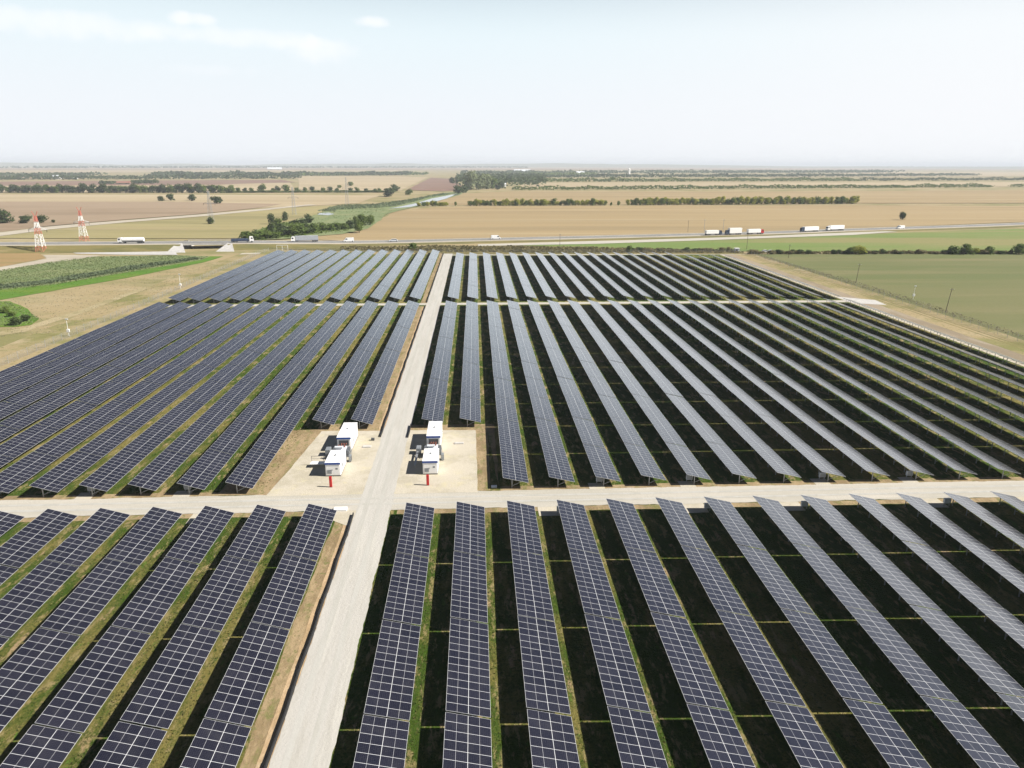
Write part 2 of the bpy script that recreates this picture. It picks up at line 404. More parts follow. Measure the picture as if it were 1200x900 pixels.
pxsheet('field', [(-100,213.5),(180,211.5),(330,210.7),(346,213.5),(250,216.5),(-100,218)], .6, M['plough'], 4, 60)
pxsheet('field', [(-100,217),(250,216),(340,214),(345,222),(270,225),(-100,226)], .5, M['stubble_pale'], 4, 60)
pxsheet('field', [(-100,211),(100,209.5),(100,206.8),(-100,206.6)], .6, M['stubble_pink'], 4, 60)
pxsheet('field', [(-200,202.8),(250,201.5),(480,200.7),(480,199.5),(-200,199.6)], .8, M['stubble_pale'], 8, 200)
pxsheet('field', [(-200,199.2),(1400,199.0),(1400,196.6),(-200,196.8)], 1.0, M['stubble_pink'], 20, 600)
pxsheet('field', [(900,207.6),(1320,206),(1320,201.2),(1000,202)], .8, M['stubble_pale'], 8, 200)
pxsheet('track', [(-250,284),(0,276.6),(60,268.6),(150,260.2),(235,253.6),(310,246.3),(360,241),(372,240),(362,239.4),(308,244.6),(232,251.4),(150,257.8),(60,265),(0,272.4),(-250,279)], .55, M['shoulder'], .8, 20)
# near-right fields
olive = [at(879,298), at(1200,297.5), at(1500,297), (700,150), (300,20), (158,20), (158,300), (160,400)]
sheet('field', olive, .03, M['olive'], .8, 10)
pxsheet('field', [(590,290),(760,292.5),(860,294.5),(1200,297),(1500,297),(1500,256),(1200,268),(1040,273),(900,279.5),(800,282.5),(600,287)], .10, M['meadow'], 1.5, 15)
pxsheet('field', [(395,290),(600,287.5),(860,294),(875,297.5),(600,297.5),(480,296),(330,292)], .14, M['bank'], 1.5, 12)
# near-left ground
pxsheet('field', [(-180,300),(0,291),(45,296),(53,302.5),(30,307),(0,312.5),(-180,340)], .10, M['brownfield'], 1, 10)
pxsheet('field', [(-180,376),(0,341.5),(60,335.5),(150,320.5),(235,306),(247,300.5),(205,299),(110,300.5),(60,306),(0,316),(-180,346)], .08, M['reedbed'], 1.0, 10)
pxsheet('field', [(-180,386),(0,351.5),(60,341),(150,325.5),(240,307),(262,300.5),(246,300.3),(236,304.5),(150,319),(60,333.5),(0,339.5),(-180,372)], .12, M['wetgreen'], 1.0, 8)
pxsheet('field', [(-60,352),(10,353.5),(30,362),(47,373),(38,380),(20,382.5),(-60,384)], .12, M['wetgreen'], 1.8, 5)
verge = [(-119,20),(-106,20),(-108,255),(-112,262),(-112,424),(-119,430),(-124,300)]
sheet('track', [at(-80,401), at(0,393.5), at(30,389), at(57,379.5), at(92,369.5), at(132,353.5), at(172,338.5), at(170,336), at(128,350.5), at(88,366), at(52,376), at(26,385), at(0,389), at(-80,396)], .06, M['verge2'], 1.2, 4)
pxsheet('track', [(-100,330),(0,317.5),(45,309.5),(95,303.5),(118,299.6),(88,298.8),(50,299),(55,303),(20,309.5),(0,313),(-100,325)], .13, M['shoulder'], .6, 8)
# canal and marsh
pxsheet('field', [(296,281.5),(312,280.6),(330,280),(400,274),(430,268),(445,258),(452,251),(470,246),(505,238),(540,228),(545,224),(520,226),(470,237),(430,241),(395,243),(360,255),(320,264),(300,270),(290,278)], .60, M['reedbed'], 2, 15)
wat = NT('canal_water'); wat.bump(wat.noise(.25, 3), .08, .1); WATER = wat.fin((.10,.13,.12), .06)
pxsheet('water', [(456,244.3),(480,242.6),(508,236.8),(524,232.4),(530,229.6),(540,227.0),(536,226.9),(522,229.6),(506,232.6),(488,238),(470,241.8)], .75, WATER, 1.0, 20)
pxsheet('water', [(372,251.3),(385,252.2),(392,250.8),(384,248.9),(374,249.6)], .75, WATER, 1.0, 6)

# ---- ground of the plant itself
sheet('ground', [(-116,15),(142,15),(142,414),(-60,416),(-60,428),(-113,428)], .015, M['grass'])
sheet('verge', [(-126,15),(-110.5,15),(-111.5,130),(-113.5,260),(-114,429),(-133,436),(-136,330)], .035, M['verge'], .5, 6)
RX0, RX1 = -18.0, -12.9                       # main gravel road between the two halves
sheet('verge', rect(-20.6, RX0, 20, 97), .03, M['dirt'], .35, 2)
sheet('verge', rect(-19.1, RX0+.2, 20, 97), .042, M['tanbank'], .12, 2)
sheet('verge', rect(-20.7, RX0, 131, 258), .03, M['dirt'], .35, 2)
sheet('verge', rect(-19.0, RX0+.2, 131, 258), .042, M['tanbank'], .12, 2)
sheet('verge', rect(-20.3, RX0, 264, 424), .03, M['dirt'], .35, 2)
sheet('verge', rect(-40, -29, 103.5, 132), .032, M['dirt'], .8, 2)
sheet('verge', [(-31,129.5),(-18.3,129.5),(-18.3,136),(-31,135)], .028, M['dirt'], .5, 2)
sheet('verge', [(-13.2,129),(2,129),(3.3,104),(3.3,134),(-13.2,134)], .03, M['dirt'], .25, 2)
sheet('verge', rect(-.3, 1.9, 103.6, 131), .034, M['dirt'], .2, 2)
sheet('verge', rect(139.2, 147.5, 20, 410), .03, M['brownbank'], .7, 4)
sheet('verge', rect(147, 160, 15, 412), .045, M['verge'], .6, 4)
sheet('track', rect(138.9, 140.6, 20, 408), .05, M['pad'], .15, 4)
for x in (152.0, 154.0): sheet('track', rect(x, x+.5, 15, 412), .06, M['bank'], .15, 5)
for s_, y0, y1 in ((-1, 103.2, 104.9), (1, 103.2, 104.9)):
    sheet('verge', rect(-116 if s_ < 0 else 3.5, -40 if s_ < 0 else 139, y0, y1), .03, M['dirt'], .3, 1.5)
sheet('verge', rect(-116, -19, 96.2, 97.6), .03, M['dirt'], .3, 1.5)
sheet('verge', rect(-12, 139, 96.2, 97.6), .03, M['dirt'], .3, 1.5)
# roads and pads
sheet('road', rect(RX0, RX1, 15, 418), .062, M['gravel'], .20, .5)
sheet('road', rect(-125, 146, 97.6, 103.4), .058, M['gravelx'], .40, .6)
sheet('road', rect(-113, 141, 260.2, 264.2), .058, M['gravelx'], .12, 2)
sheet('road', [(139.5,258),(150,254),(151,264),(139.5,272)], .066, M['concrete'], .3, 1.5)
sheet('road', rect(-19, 156, 409.4, 413.0), .058, M['gravelx'], .2, 4)
sheet('pavement', [(-32.6,103),(RX0+.1,103),(RX0+.1,131),(-29.8,131.3),(-30.6,122)], .066, M['pad'], .2, 1.5)
sheet('pavement', [(RX1-.1,103),(-.1,103),(-.3,130.5),(RX1-.1,131)], .066, M['pad'], .2, 1.5)
sheet('pavement', [(-22,95.5),(-17.6,92),(-17.6,99),(-25,99)], .054, M['pad'], .15, 1)
# wheel tracks on the main road
tr = soil('wheel_track', (.40,.39,.36), (.36,.35,.315), scale=.2, fine=2.5, bump=.2, stretch=(2,.2,1), amp=.2)
for x in (-16.7, -14.75): sheet('road', rect(x-.33, x+.33, 15, 417), .070, tr, .07, 2.5)
for y in (99.6, 101.5): sheet('road', rect(-124, 145, y-.3, y+.3), .074, tr, .1, 2.5)

# ------------------------------------------------------------------ solar rows
P, TP, NMOD = 7.286, 14.06, 13
TLEN = NMOD*1.0655
LW = 4.08
def zat(x, g): return g[1]-(g[1]-g[2])*x/g[0]
def panel_mb(g):
    CW, H1, H0 = g
    nrm = Vector((H1-H0, 0, CW)).normalized()
    mb = MB(); th = .045
    a, b = Vector((0,0,H1)), Vector((CW,0,H0)); t = nrm*th
    y1 = TLEN
    top = [a, b, b+Vector((0,y1,0)), a+Vector((0,y1,0))]
    bot = [p-t for p in top]
    mb.add(top, [(0,1,2,3)], 0)
    mb.add(top+bot, [(4,7,6,5)], 1)
    mb.add(top+bot, [(0,4,5,1),(1,5,6,2),(2,6,7,3),(3,7,4,0)], 2)
    return mb
def add_uv(me, g):
    ul = me.uv_layers.new(name='UVMap')
    for p in me.polygons:
        for li in p.loop_indices:
            co = me.vertices[me.loops[li].vertex_index].co
            ul.data[li].uv = (co.x/g[0]*LW, co.y)
back = plain('panel_backsheet', (.30,.30,.31), .7)
alu = plain('aluminium_frame', (.66,.66,.68), .4, .5)
BAYS = [.55, 3.75, 6.93, 10.1, 13.3]
def frame_mb(g, mi=0):
    CW = g[0]; mb = MB(); px = 1.45
    mb.bar((px,0,-.05), (px,0,zat(px,g)-.2), .12, .09, mi)             # post
    mb.bar((.35,0,zat(.35,g)-.16), (CW-.35,0,zat(CW-.35,g)-.16), .07, .10, mi)   # rafter
    mb.bar((px+.06,0,.42), (CW-1.0,0,zat(CW-1.0,g)-.22), .06, .06, mi)  # brace
    return mb
def purlin_mb(x, g, mi=0):
    mb = MB(); z = zat(x,g)-.09; mb.bar((x,.1,z), (x,TLEN-.1,z), .06, .07, mi); return mb
KIT = {}
CW = 4.0
for side, g in (('left', (3.98, 2.24, 1.04)), ('right', (4.04, 2.08, 1.10))):   # each half follows its own cross slope
    k = KIT[side] = {}
    k['table'] = panel_mb(g).mesh('solar_table', [M['pv'], back, alu]); add_uv(k['table'], g)
    k['frame'] = frame_mb(g).mesh('support_frame', M['steel'])
    k['purlin'] = [purlin_mb(x, g).mesh('purlin', M['steel']) for x in (.75, g[0]-.75)]
    fm = panel_mb(g); ff = frame_mb(g, 3)
    for y in BAYS: fm.add([(x,yy+y,z) for x,yy,z in ff.v], ff.f, 3)
    k['far'] = fm.mesh('solar_table_far', [M['pv'], back, alu, M['steel']]); add_uv(k['far'], g)

ORD = ['first','second','third','fourth','fifth','sixth','seventh','eighth','ninth','tenth','eleventh','twelfth','thirteenth',
       'fourteenth','fifteenth','sixteenth','seventeenth','eighteenth','nineteenth','twentieth','twenty-first']
def solar_row(block, side, k, x, y0, n, detail=True, end=''):
    row = empty('solar_panel_row', (x, y0, 0))
    tone = ('dark blue-violet' if side == 'left' else ('slate blue' if k < 5 else 'pale glare-grey'))
    last = ''
    tag(row, '%s solar panel row, %s %s of the road, %s block%s' % (tone, ORD[k], side, block, end),
        'solar panels', 'solar panel rows of the %s block' % block)
    kit = KIT[side]
    for t in range(n):
        jz = random.uniform(-.035, .035)
        tb = inst('solar_table', kit['table'] if detail else kit['far'], row, (random.uniform(-.02,.02), t*TP, jz))
        tb.rotation_euler = (random.uniform(-.0016,.0016), random.uniform(-.006,.006), 0)
        if detail:
            for y in BAYS: inst('support_frame', kit['frame'], tb, (0, y, -jz))
            for pm in kit['purlin']: inst('purlin', pm, tb)
    return row
XR0, XL0 = -10.45, -24.40
for i in range(15):
    solar_row('front', 'right', i, XR0+P*i, 95.97-5*TP, 5)
for j in range(9):
    solar_row('front', 'left', j, XL0-P*j, 95.97-5*TP, 5)
for i in range(21):
    short = i < 2
    solar_row('middle', 'right', i, XR0-.25+P*i, 103.8+(2*TP if short else 0), 9 if short else 11, True, ', behind a transformer station' if short else '')
for j in range(13):
    short = j < 2
    solar_row('middle', 'left', j, XL0+.2-P*j, 103.8+(2*TP if short else 0), 9 if short else 11, True, ', behind a transformer station' if short else '')
for i in range(21):
    solar_row('far', 'right', i, XR0+P*i, 266.4, 10 if i < 17 else 9, False)
for j in range(13):
    solar_row('far', 'left', j, XL0-P*j, 266.4, 11, False)

# gravel spurs and string cabinets at the row ends
def cabinet(x, y, label, face):
    r_ = empty('inverter_cabinet', (x, y, 0))
    b = MB(); b.box(-.5,.5,-.2,.2,.5,1.25,0,.02); b.build('housing', M['palegrey'], r_)
    d = MB(); d.box(-.42,.42,(.202 if face > 0 else -.222),(.222 if face > 0 else -.202),.57,1.18,0,.006); d.build('door', M['greymetal'], r_)
    f = MB(); [f.box(sx-.04,sx+.04,-.04,.04,-.05,.498) for sx in (-.4,.4)]; f.build('stand', M['steel'], r_)
    tag(r_, label, 'cabinet', 'grey cabinets under the ends of the panel rows')
mcab = {'right': (4,6,9,11,14,16,19), 'left': (3,5,8,10)}
for side, lst in mcab.items():
    for k in lst:
        x = (XR0-.25+P*k) if side == 'right' else (XL0+.2-P*k)
        sheet('path', rect(x-.9, x+1.6, 103.0, 105.6), .046, M['pad'], .15, .8)
        cabinet(x+.9, 105.3, 'pale grey cabinet under the near end of the %s middle row %s of the road' % (ORD[k], side), -1)
fcab = {'right': (3,6,8,11,13), 'left': (2,4,7)}
for side, lst in fcab.items():
    for k in lst:
        x = (XR0+P*k) if side == 'right' else (XL0-P*k)
        sheet('path', rect(x-2.6, x+.6, 94.6, 98.0), .046, M['pad'], .15, .8)
        cabinet(x+.5, 95.2, 'pale grey cabinet under the far end of the %s front row %s of the road' % (ORD[k], side), 1)
for k in range(1, 12):
    x = XL0-P*k; sheet('path', rect(x+.2, x+2.6, 258.4, 260.4), .046, M['pad'], .1, .8)

# low black strips that draw the dark line beside the main road
for (x, y0, y1, lab) in ((-18.15, 20, 96.2, 'thin black strip along the left of the road beside the front block'),
                    (-18.15, 127.5, 258.6, 'thin black strip along the left of the road beside the middle block'),
                    (-18.15, 265.6, 420, 'thin black strip along the left of the road beside the far block'),
                    (-13.0, 127.0, 133.5, 'short black strip at the right road edge behind the pad')):
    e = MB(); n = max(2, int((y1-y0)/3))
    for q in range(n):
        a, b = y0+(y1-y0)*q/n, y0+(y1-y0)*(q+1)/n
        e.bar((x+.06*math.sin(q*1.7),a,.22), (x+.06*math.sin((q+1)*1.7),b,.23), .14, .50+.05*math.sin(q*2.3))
    tag(e.build('black_strip', M['black']), lab, 'edging')

# ------------------------------------------------------------------ transformer stations
def station(x0, side, extra):
    """front switchgear box, open transformer, rear container on the gravel pad"""
    x1 = x0+2.42
    def container(y0, y1, h, label, door):
        r_ = empty('equipment_container', ((x0+x1)/2, y0, .07))
        hw = (x1-x0)/2; L = y1-y0
        b = MB(); b.box(-hw,hw,0,L,.16,h-.06,0,.03)
        n = int(L/.42)
        for k in range(n):                                   # pressed ribs on the long sides
            y = .2+(L-.4)*k/(n-1)
            for s_ in (-1,1): b.box(s_*hw-.02, s_*hw+.02, y-.09, y+.09, .32, h-.32)
        b.build('body', M['white'], r_)
        t = MB(); t.box(-hw-.05,hw+.05,-.05,L+.05,h-.055,h+.03,0,.02); t.build('roof', M['white'], r_)
        tr_ = MB(); tr_.box(-hw-.055,hw+.055,-.085,-.052,h-.34,h-.0,0); tr_.build('blue_trim', M['blue'], r_)
        pl = MB(); pl.box(-hw+.02,hw-.02,.03,L-.03,-.10,.158); pl.build('plinth', M['darksteel'], r_)
        dr = MB(); dr.box(-hw+.12,-.01,-.026,-.002,.26,h-.36,0,.006); dl = dr.build('door', M['white'], r_)
        hd = MB(); hd.box(-.14,-.09,-.06,-.028,1.0,1.25); hd.build('handle', M['darksteel'], dl)
        dr = MB(); dr.box(.01,hw-.12,-.026,-.002,.26,h-.36,0,.006); dr.build('door', M['white'], r_)
        v = MB()
        for k in range(7): v.box(hw+.022,hw+.05,L*.3,L*.3+.8,.9+k*.1,.95+k*.1)
        v.build('vent', M['greymetal'], r_)
        for k in range(2 if L > 6 else 1):                   # side doors with a seam and handle on the sunny side
            y = L*.62+k*1.25
            sdr = MB(); sdr.box(hw+.021,hw+.045,y-.55,y+.55,.26,h-.40,0,.006); sl = sdr.build('side_door', M['palegrey'], r_)
            q = MB(); q.box(hw+.047,hw+.08,y+.38,y+.44,1.0,1.25); q.build('handle', M['darksteel'], sl)
        rv = MB(); rv.tube((0,L*.55,h+.03),(0,L*.55,h+.20),.10,.10,10); rv.tube((0,L*.55,h+.20),(0,L*.55,h+.26),.19,.12,10); rv.build('roof_ventilator', M['greymetal'], r_)
        if L > 6:
            op = MB(); op.box(-hw+.35,hw-.35,-.075,-.028,1.15,h-.55,0,.01); op.build('switchgear_panel', M['darksteel'], r_)
            for sx in (-.4,0,.4):
                q = MB(); q.tube((sx,-.32,1.5),(sx,-.08,1.5),.07,.11,8); q.build('bushing', M['copper'], r_)
        else:
            lv = MB()
            for k in range(8): lv.box(-hw+.3,-.2,-.055,-.028,.5+k*.09,.545+k*.09)
            lv.build('louvre', M['greymetal'], r_)
            sg = MB(); sg.box(.45,.80,-.04,-.028,1.2,1.5); sg.build('notice_plate', M['greymetal'], r_)
        tag(r_, label, 'container', 'white containers of the transformer stations')
        return r_
    container(110.0, 115.4, 2.42, 'small white equipment container with blue trim, front of the %s transformer station' % side, True)
    container(120.7, 128.3, 2.68, 'long white equipment container with blue trim, rear of the %s transformer station' % side, True)
    # open oil transformer
    t = empty('transformer', ((x0+x1)/2, 117.9, .07))
    b = MB(); b.box(-.85,.85,-1.0,1.1,.25,1.75,0,.04); b.build('tank', M['palegrey'], t)
    c = MB(); c.box(-1.0,1.0,-1.5,1.6,-.1,.22,0,.02); c.build('skid', M['concrete'], t)
    for s_ in (-1, 1):
        rb = MB()
        for k in range(11): rb.box(s_*1.16-.26, s_*1.16+.26, -.95+k*.19, -.89+k*.19, .5, 1.65)
        rb.build('radiator', M['greymetal'], t)
    for k in range(3):
        q = MB(); q.tube((-.5+k*.5,.55,1.75), (-.5+k*.5,.55,2.2), .09, .05)
        for zz in (1.85,1.95,2.05): q.tube((-.5+k*.5,.55,zz), (-.5+k*.5,.55,zz+.04), .14, .14, 10)
        q.build('bushing', M['copper'], t)
    q = MB(); q.tube((-.95,-.55,2.15), (.35,-.55,2.15), .24, n=14); q.bar((-.6,-.55,1.75),(-.6,-.55,1.95),.08); q.bar((.1,-.55,1.75),(.1,-.55,1.95),.08)
    q.build('oil_conservator', M['palegrey'], t)
    q = MB()
    for s_ in (-1, 1):
        for yy in (-1.35, 1.45): q.bar((s_*1.5,yy,0),(s_*1.5,yy,1.3),.06)
        for zz in (.65, 1.28): q.bar((s_*1.5,-1.35,zz),(s_*1.5,1.45,zz),.05)
    q.build('guard_rail', M['steel'], t)
    tag(t, 'open grey oil transformer with side radiators between the two %s white containers' % side, 'transformer', 'transformers')
    # service stairs / cable trestle on the shaded side
    st = empty('service_platform', (x0-2.1 if side == 'left' else x0-1.5, 114.2 if side == 'left' else 113.6, .07))
    if side == 'left':
        d = MB(); d.box(-1.2,1.3,-.6,.6,.62,.70); d.build('deck', M['white'], st)
        for sx in (-1.1, 1.2):
            for sy in (-.5,.5):
                l = MB(); l.bar((sx,sy,-.05),(sx,sy,.618),.07); l.build('leg', M['darksteel'], st)
        rl = MB()
        for sx in (-1.1, 1.2): rl.bar((sx,.5,.70),(sx,.5,1.7),.05)
        rl.bar((-1.1,.5,1.68),(1.2,.5,1.68),.05); rl.bar((-1.1,.5,1.2),(1.2,.5,1.2),.04); rl.build('railing', M['darksteel'], st)
    else:
        d = MB(); d.box(-.18,.18,-1.0,6.0,.60,.68); d.build('cable_tray', M['steel'], st)
        for sy in (-.8, 1.6, 4.0, 5.8):
            l = MB(); l.bar((0,sy,-.05),(0,sy,.598),.08); l.build('leg', M['steel'], st)
    tag(st, extra, 'platform')
    # cabinets beside it
    c1 = empty('switch_cabinet', (x1+.55, 116.2, .07))
    b = MB(); b.box(-.2,.2,-.45,.45,.05,1.15,0,.02); b.build('housing', M['greymetal'], c1)
    b = MB(); b.box(.202,.222,-.38,.38,.15,1.05,0); b.build('door', M['darksteel'], c1)
    tag(c1, 'small dark grey switch cabinet on the sunny side of the %s transformer station' % side, 'cabinet')
    c2 = MB(); c2.box(x0-1.75,x0-.95,118.6,120.2,.06,1.25,0,.03)
    for k in range(6): c2.box(x0-1.765,x0-.935,118.75+k*.24,118.82+k*.24,.3,1.05)
    tag(c2.build('cooling_unit', M['greymetal']), 'grey finned cooling unit on the shaded side of the %s transformer' % side, 'cooler')
    # red marker post
    p = empty('marker_post', (x0+1.6 if side == 'left' else x0+1.05, 105.9, .066))
    b = MB(); b.box(-.21,.21,-.14,.14,.05,1.78,0,.025); b.build('post', M['red'], p)
    b = MB(); b.box(-.22,.22,-.15,.15,-.05,.05,0); b.build('foot', M['darksteel'], p)
    tag(p, 'tall red marker post in front of the %s white transformer station' % side, 'post')
station(-24.85, 'left', 'white-topped service platform with railing left of the small white container')
station(-9.05, 'right', 'long grey cable trestle in the shade left of the right transformer')

def slab(x, y, w_, d_, label, z=.066, h=.14, mat='concrete'):
    b = MB(); b.box(-w_/2,w_/2,-d_/2,d_/2,-.04,h,0,.02); b.box(-w_/2+.12,w_/2-.12,-d_/2+.12,d_/2-.12,h-.01,h+.03)
    o = b.build('cover_slab', M[mat]); o.location = (x, y, z); tag(o, label, 'slab')
p = at(430,524); slab(p.x, p.y, 1.5, 1.0, 'pale concrete cover slab on the gravel right of the left transformer station')
p = at(538,520); slab(p.x, p.y, 1.7, .8, 'pale concrete cover slab on the pad right of the right transformer station')
p = at(399,598); slab(p.x, p.y, 1.9, 1.0, 'white concrete cover slab at the far end of the first front row left', .04, .3, 'white')
p = at(579,571); slab(p.x, p.y, .9, .6, 'small white concrete slab beside the crossing track right of the pad', .05, .2, 'white')
p = at(436,519)
dm = MB(); dm.box(p.x-.3,p.x+.3,p.y+.9,p.y+1.4,.06,.5,0,.02); tag(dm.build('meter_box', M['darksteel']), 'small dark meter box behind the slab near the left transformer station', 'box')

# ------------------------------------------------------------------ highway, embankment, bridge
ROAD = [(-900,470,3.6),(-600,455,3.6),(-400,448,3.6),(-280,446,3.6),(-205,449.5,3.5),(-150,457,3.1),(-110,467,1.9),(-65,478,.9),(15,495.5,.7),(80,508,.7),(150,523,.7),
        (220,539,.7),(296,563,.7),(400,593,.7),(480,620,.7),(700,700,.7),(1100,850,.7)]
def spline(pts, step=8):
    out = []
    P_ = [Vector(p) for p in pts]
    for i in range(len(P_)-1):
        p0, p1, p2, p3 = P_[max(i-1,0)], P_[i], P_[i+1], P_[min(i+2,len(P_)-1)]
        k = max(2, int((p2-p1).length/step))
        for j in range(k):
            t = j/k
            out.append(.5*((2*p1)+(p2-p0)*t+(2*p0-5*p1+4*p2-p3)*t*t+(3*p1-p0-3*p2+p3)*t**3))
    out.append(P_[-1]); return out
RC = spline(ROAD)
def ribbon(o0, o1, dz, mb, mi=0, sel=None, dz1=None):
    vs = []
    for i, p in enumerate(RC):
        d = (RC[min(i+1,len(RC)-1)]-RC[max(i-1,0)]); nn = Vector((-d.y, d.x)).normalized()
        vs.append(((p.x+nn.x*o0, p.y+nn.y*o0, (p.z+dz) if dz is not None else -.05),
                   (p.x+nn.x*o1, p.y+nn.y*o1, (p.z+(dz1 if dz1 is not None else dz)) if dz1 != 'g' else -.05)))
    for i in range(len(RC)-1):
        if sel and not sel((RC[i].x+RC[i+1].x)/2): continue
        q = [vs[i][0], vs[i+1][0], vs[i+1][1], vs[i][1]]
        mb.add(q, [(0,1,2,3)], mi)
BX0, BX1 = -172.0, -147.0
solid = lambda x: not (BX0 < x < BX1)
def near(x): return RC[min(range(len(RC)), key=lambda i: abs(RC[i].x-x))]
b = MB(); ribbon(-7.0, 7.0, .0, b); o = structure('road', b, M['asphalt'])
b = MB(); ribbon(-11.5, -7.02, -.12, b, dz1=-.03, sel=solid); ribbon(7.02, 10.5, -.03, b, dz1=-.12, sel=solid); structure('pavement', b, M['shoulder'])
b = MB()
ribbon(-20, -11.52, None, b, sel=solid, dz1=-.14); ribbon(10.52, 19, -.14, b, sel=solid, dz1='g'); structure('terrain', b, M['bank'])
b = MB()
for off in (-6.4, 6.4): ribbon(off-.12, off+.12, .03, b)
structure('road', b, M['yellow'])
b = MB()
for i in range(0, len(RC)-1, 2):
    d = (RC[i+1]-RC[i]); nn = Vector((-d.y, d.x)).normalized()*.1; p_, q_ = RC[i], RC[i]+d*.5
    b.add([(p_.x-nn.x,p_.y-nn.y,p_.z+.03),(q_.x-nn.x,q_.y-nn.y,q_.z+.03),(q_.x+nn.x,q_.y+nn.y,q_.z+.03),(p_.x+nn.x,p_.y+nn.y,p_.z+.03)], [(0,1,2,3)])
structure('road', b, M['yellow'])
# pale lay-by on the near side and pale apron below the embankment
pxsheet('pavement', [(560,288.2),(700,285.6),(830,281.4),(1000,275.2),(1052,271.5),(1030,270.6),(900,276.4),(800,279.6),(680,282.9),(560,286.2)], .25, M['gravelx'], .5, 10)
pxsheet('pavement', [(74,293.2),(100,292.3),(206,294.2),(208,298.6),(150,298.4),(90,297.2)], .16, M['concrete'], .5, 6)
pxsheet('pavement', [(284,296.5),(306,296),(304,297.6),(280,298.2)], .16, M['pad'], .4, 4)

br = empty('road_bridge', ((BX0+BX1)/2, near((BX0+BX1)/2).y, 0))
def rel(p): return Vector(p)-br.location
pa, pb = near(BX0-1), near(BX1+1)
dk = MB()
dv = (pb-pa); nn = Vector((-dv.y, dv.x, 0)).normalized()
def strip(o0, o1, z0, z1, mb):
    a0, a1, b0, b1 = pa+nn*o0, pa+nn*o1, pb+nn*o0, pb+nn*o1
    v = [rel((p.x,p.y,p.z+zz)) for zz in (z0,z1) for p in (a0,b0,b1,a1)]
    mb.add(v, [(0,3,2,1),(4,5,6,7),(0,1,5,4),(1,2,6,5),(2,3,7,6),(3,0,4,7)])
strip(-8.6, 8.2, -.95, -.06, dk); dk.build('deck', M['concrete'], br)
for o_ in (-8.45, 8.05):
    rl = MB(); strip(o_-.12, o_+.12, .75, .9, rl); strip(o_-.08, o_+.08, .35, .45, rl)
    for k in range(9):
        q = pa.lerp(pb, k/8)+nn*o_; c = rel((q.x,q.y,q.z)); rl.bar((c.x,c.y,-.055+c.z),(c.x,c.y,c.z+.748),.14)
    rl.build('railing', M['steel'], br)
for e, s_ in ((pa, -1), (pb, 1)):
    ab = MB(); c0 = rel(e-nn*8.4); c1 = rel(e+nn*8.0); zt = e.z-.955
    for x0_, x1_ in ((0, s_*1.2),):
        ab.add([(c0.x,c0.y,-.3),(c0.x+x1_,c0.y,-.3),(c1.x+x1_,c1.y,-.3),(c1.x,c1.y,-.3),
                (c0.x,c0.y,zt),(c0.x+x1_,c0.y,zt),(c1.x+x1_,c1.y,zt),(c1.x,c1.y,zt)],
               [(0,3,2,1),(4,5,6,7),(0,1,5,4),(1,2,6,5),(2,3,7,6),(3,0,4,7)])
    ab.build('abutment', M['concrete'], br)
    for o_, f_ in ((-8.4, -1), (8.0, 1)):
        wg = MB(); q = rel(e+nn*o_); t_ = rel(e+nn*(o_+f_*17)); 
        tx = t_.x-s_*1; zt2 = e.z+.25
        # sloping paved cone wrapping the end of the embankment
        vs = [(q.x,q.y,zt2),(q.x+s_*3,q.y+f_*1.5,zt2-.1),(tx+s_*7,t_.y,-.1),(tx-s_*4,t_.y,-.1),(q.x-s_*1.2,q.y+f_*2,-.1),(q.x,q.y,-.1),(q.x+s_*3,q.y,-.1)]
        wg.add(vs, [(0,1,2,3),(0,3,4),(0,4,5),(0,5,6,1),(1,6,2)])
        wg.build('wing_wall', M['concrete'], br)
tag(br, 'low concrete road bridge with pale wing walls over the green ditch at left', 'bridge')

# ------------------------------------------------------------------ vehicles
def wheel(parent, x, y, r_=.5, w_=.32):
    t = MB(); t.tube((x-0,y-w_/2,r_),(x,y+w_/2,r_), r_, n=14); wv = t.build('wheel', M['black'], parent)
    h = MB(); s_ = 1 if y > 0 else -1
    h.tube((x,y+s_*(w_/2+.002),r_),(x,y+s_*(w_/2+.03),r_), r_*.5, n=10); h.build('rim', M['greymetal'], wv)
def place_on_road(px, off):
    """point of the road seen at a photo column, off metres to the far side of the centre line"""
    best = None
    for i in range(len(RC)-1):
        d = RC[i+1]-RC[i]; nn = Vector((-d.y, d.x, 0)).normalized(); p_ = RC[i]+nn*off
        v = p_-Vector((0,0,CAM_H)); x = 600+F_PX*v.dot(rt)/v.dot(fw)
        if best is None or abs(x-px) < best[0]: best = (abs(x-px), p_, math.atan2(d.y, d.x), i)
    _, p_, a, i = best
    # refine between samples
    j = i+1 if i+1 < len(RC)-1 else i
    d = RC[j]-RC[i]; nn = Vector((-d.y, d.x, 0)).normalized()
    for k in range(-20, 21):
        q = RC[i]+d*(k/20)+nn*off; v = q-Vector((0,0,CAM_H)); x = 600+F_PX*v.dot(rt)/v.dot(fw)
        if abs(x-px) < best[0]: best = (abs(x-px), q, a, i)
    return best[1], best[2]
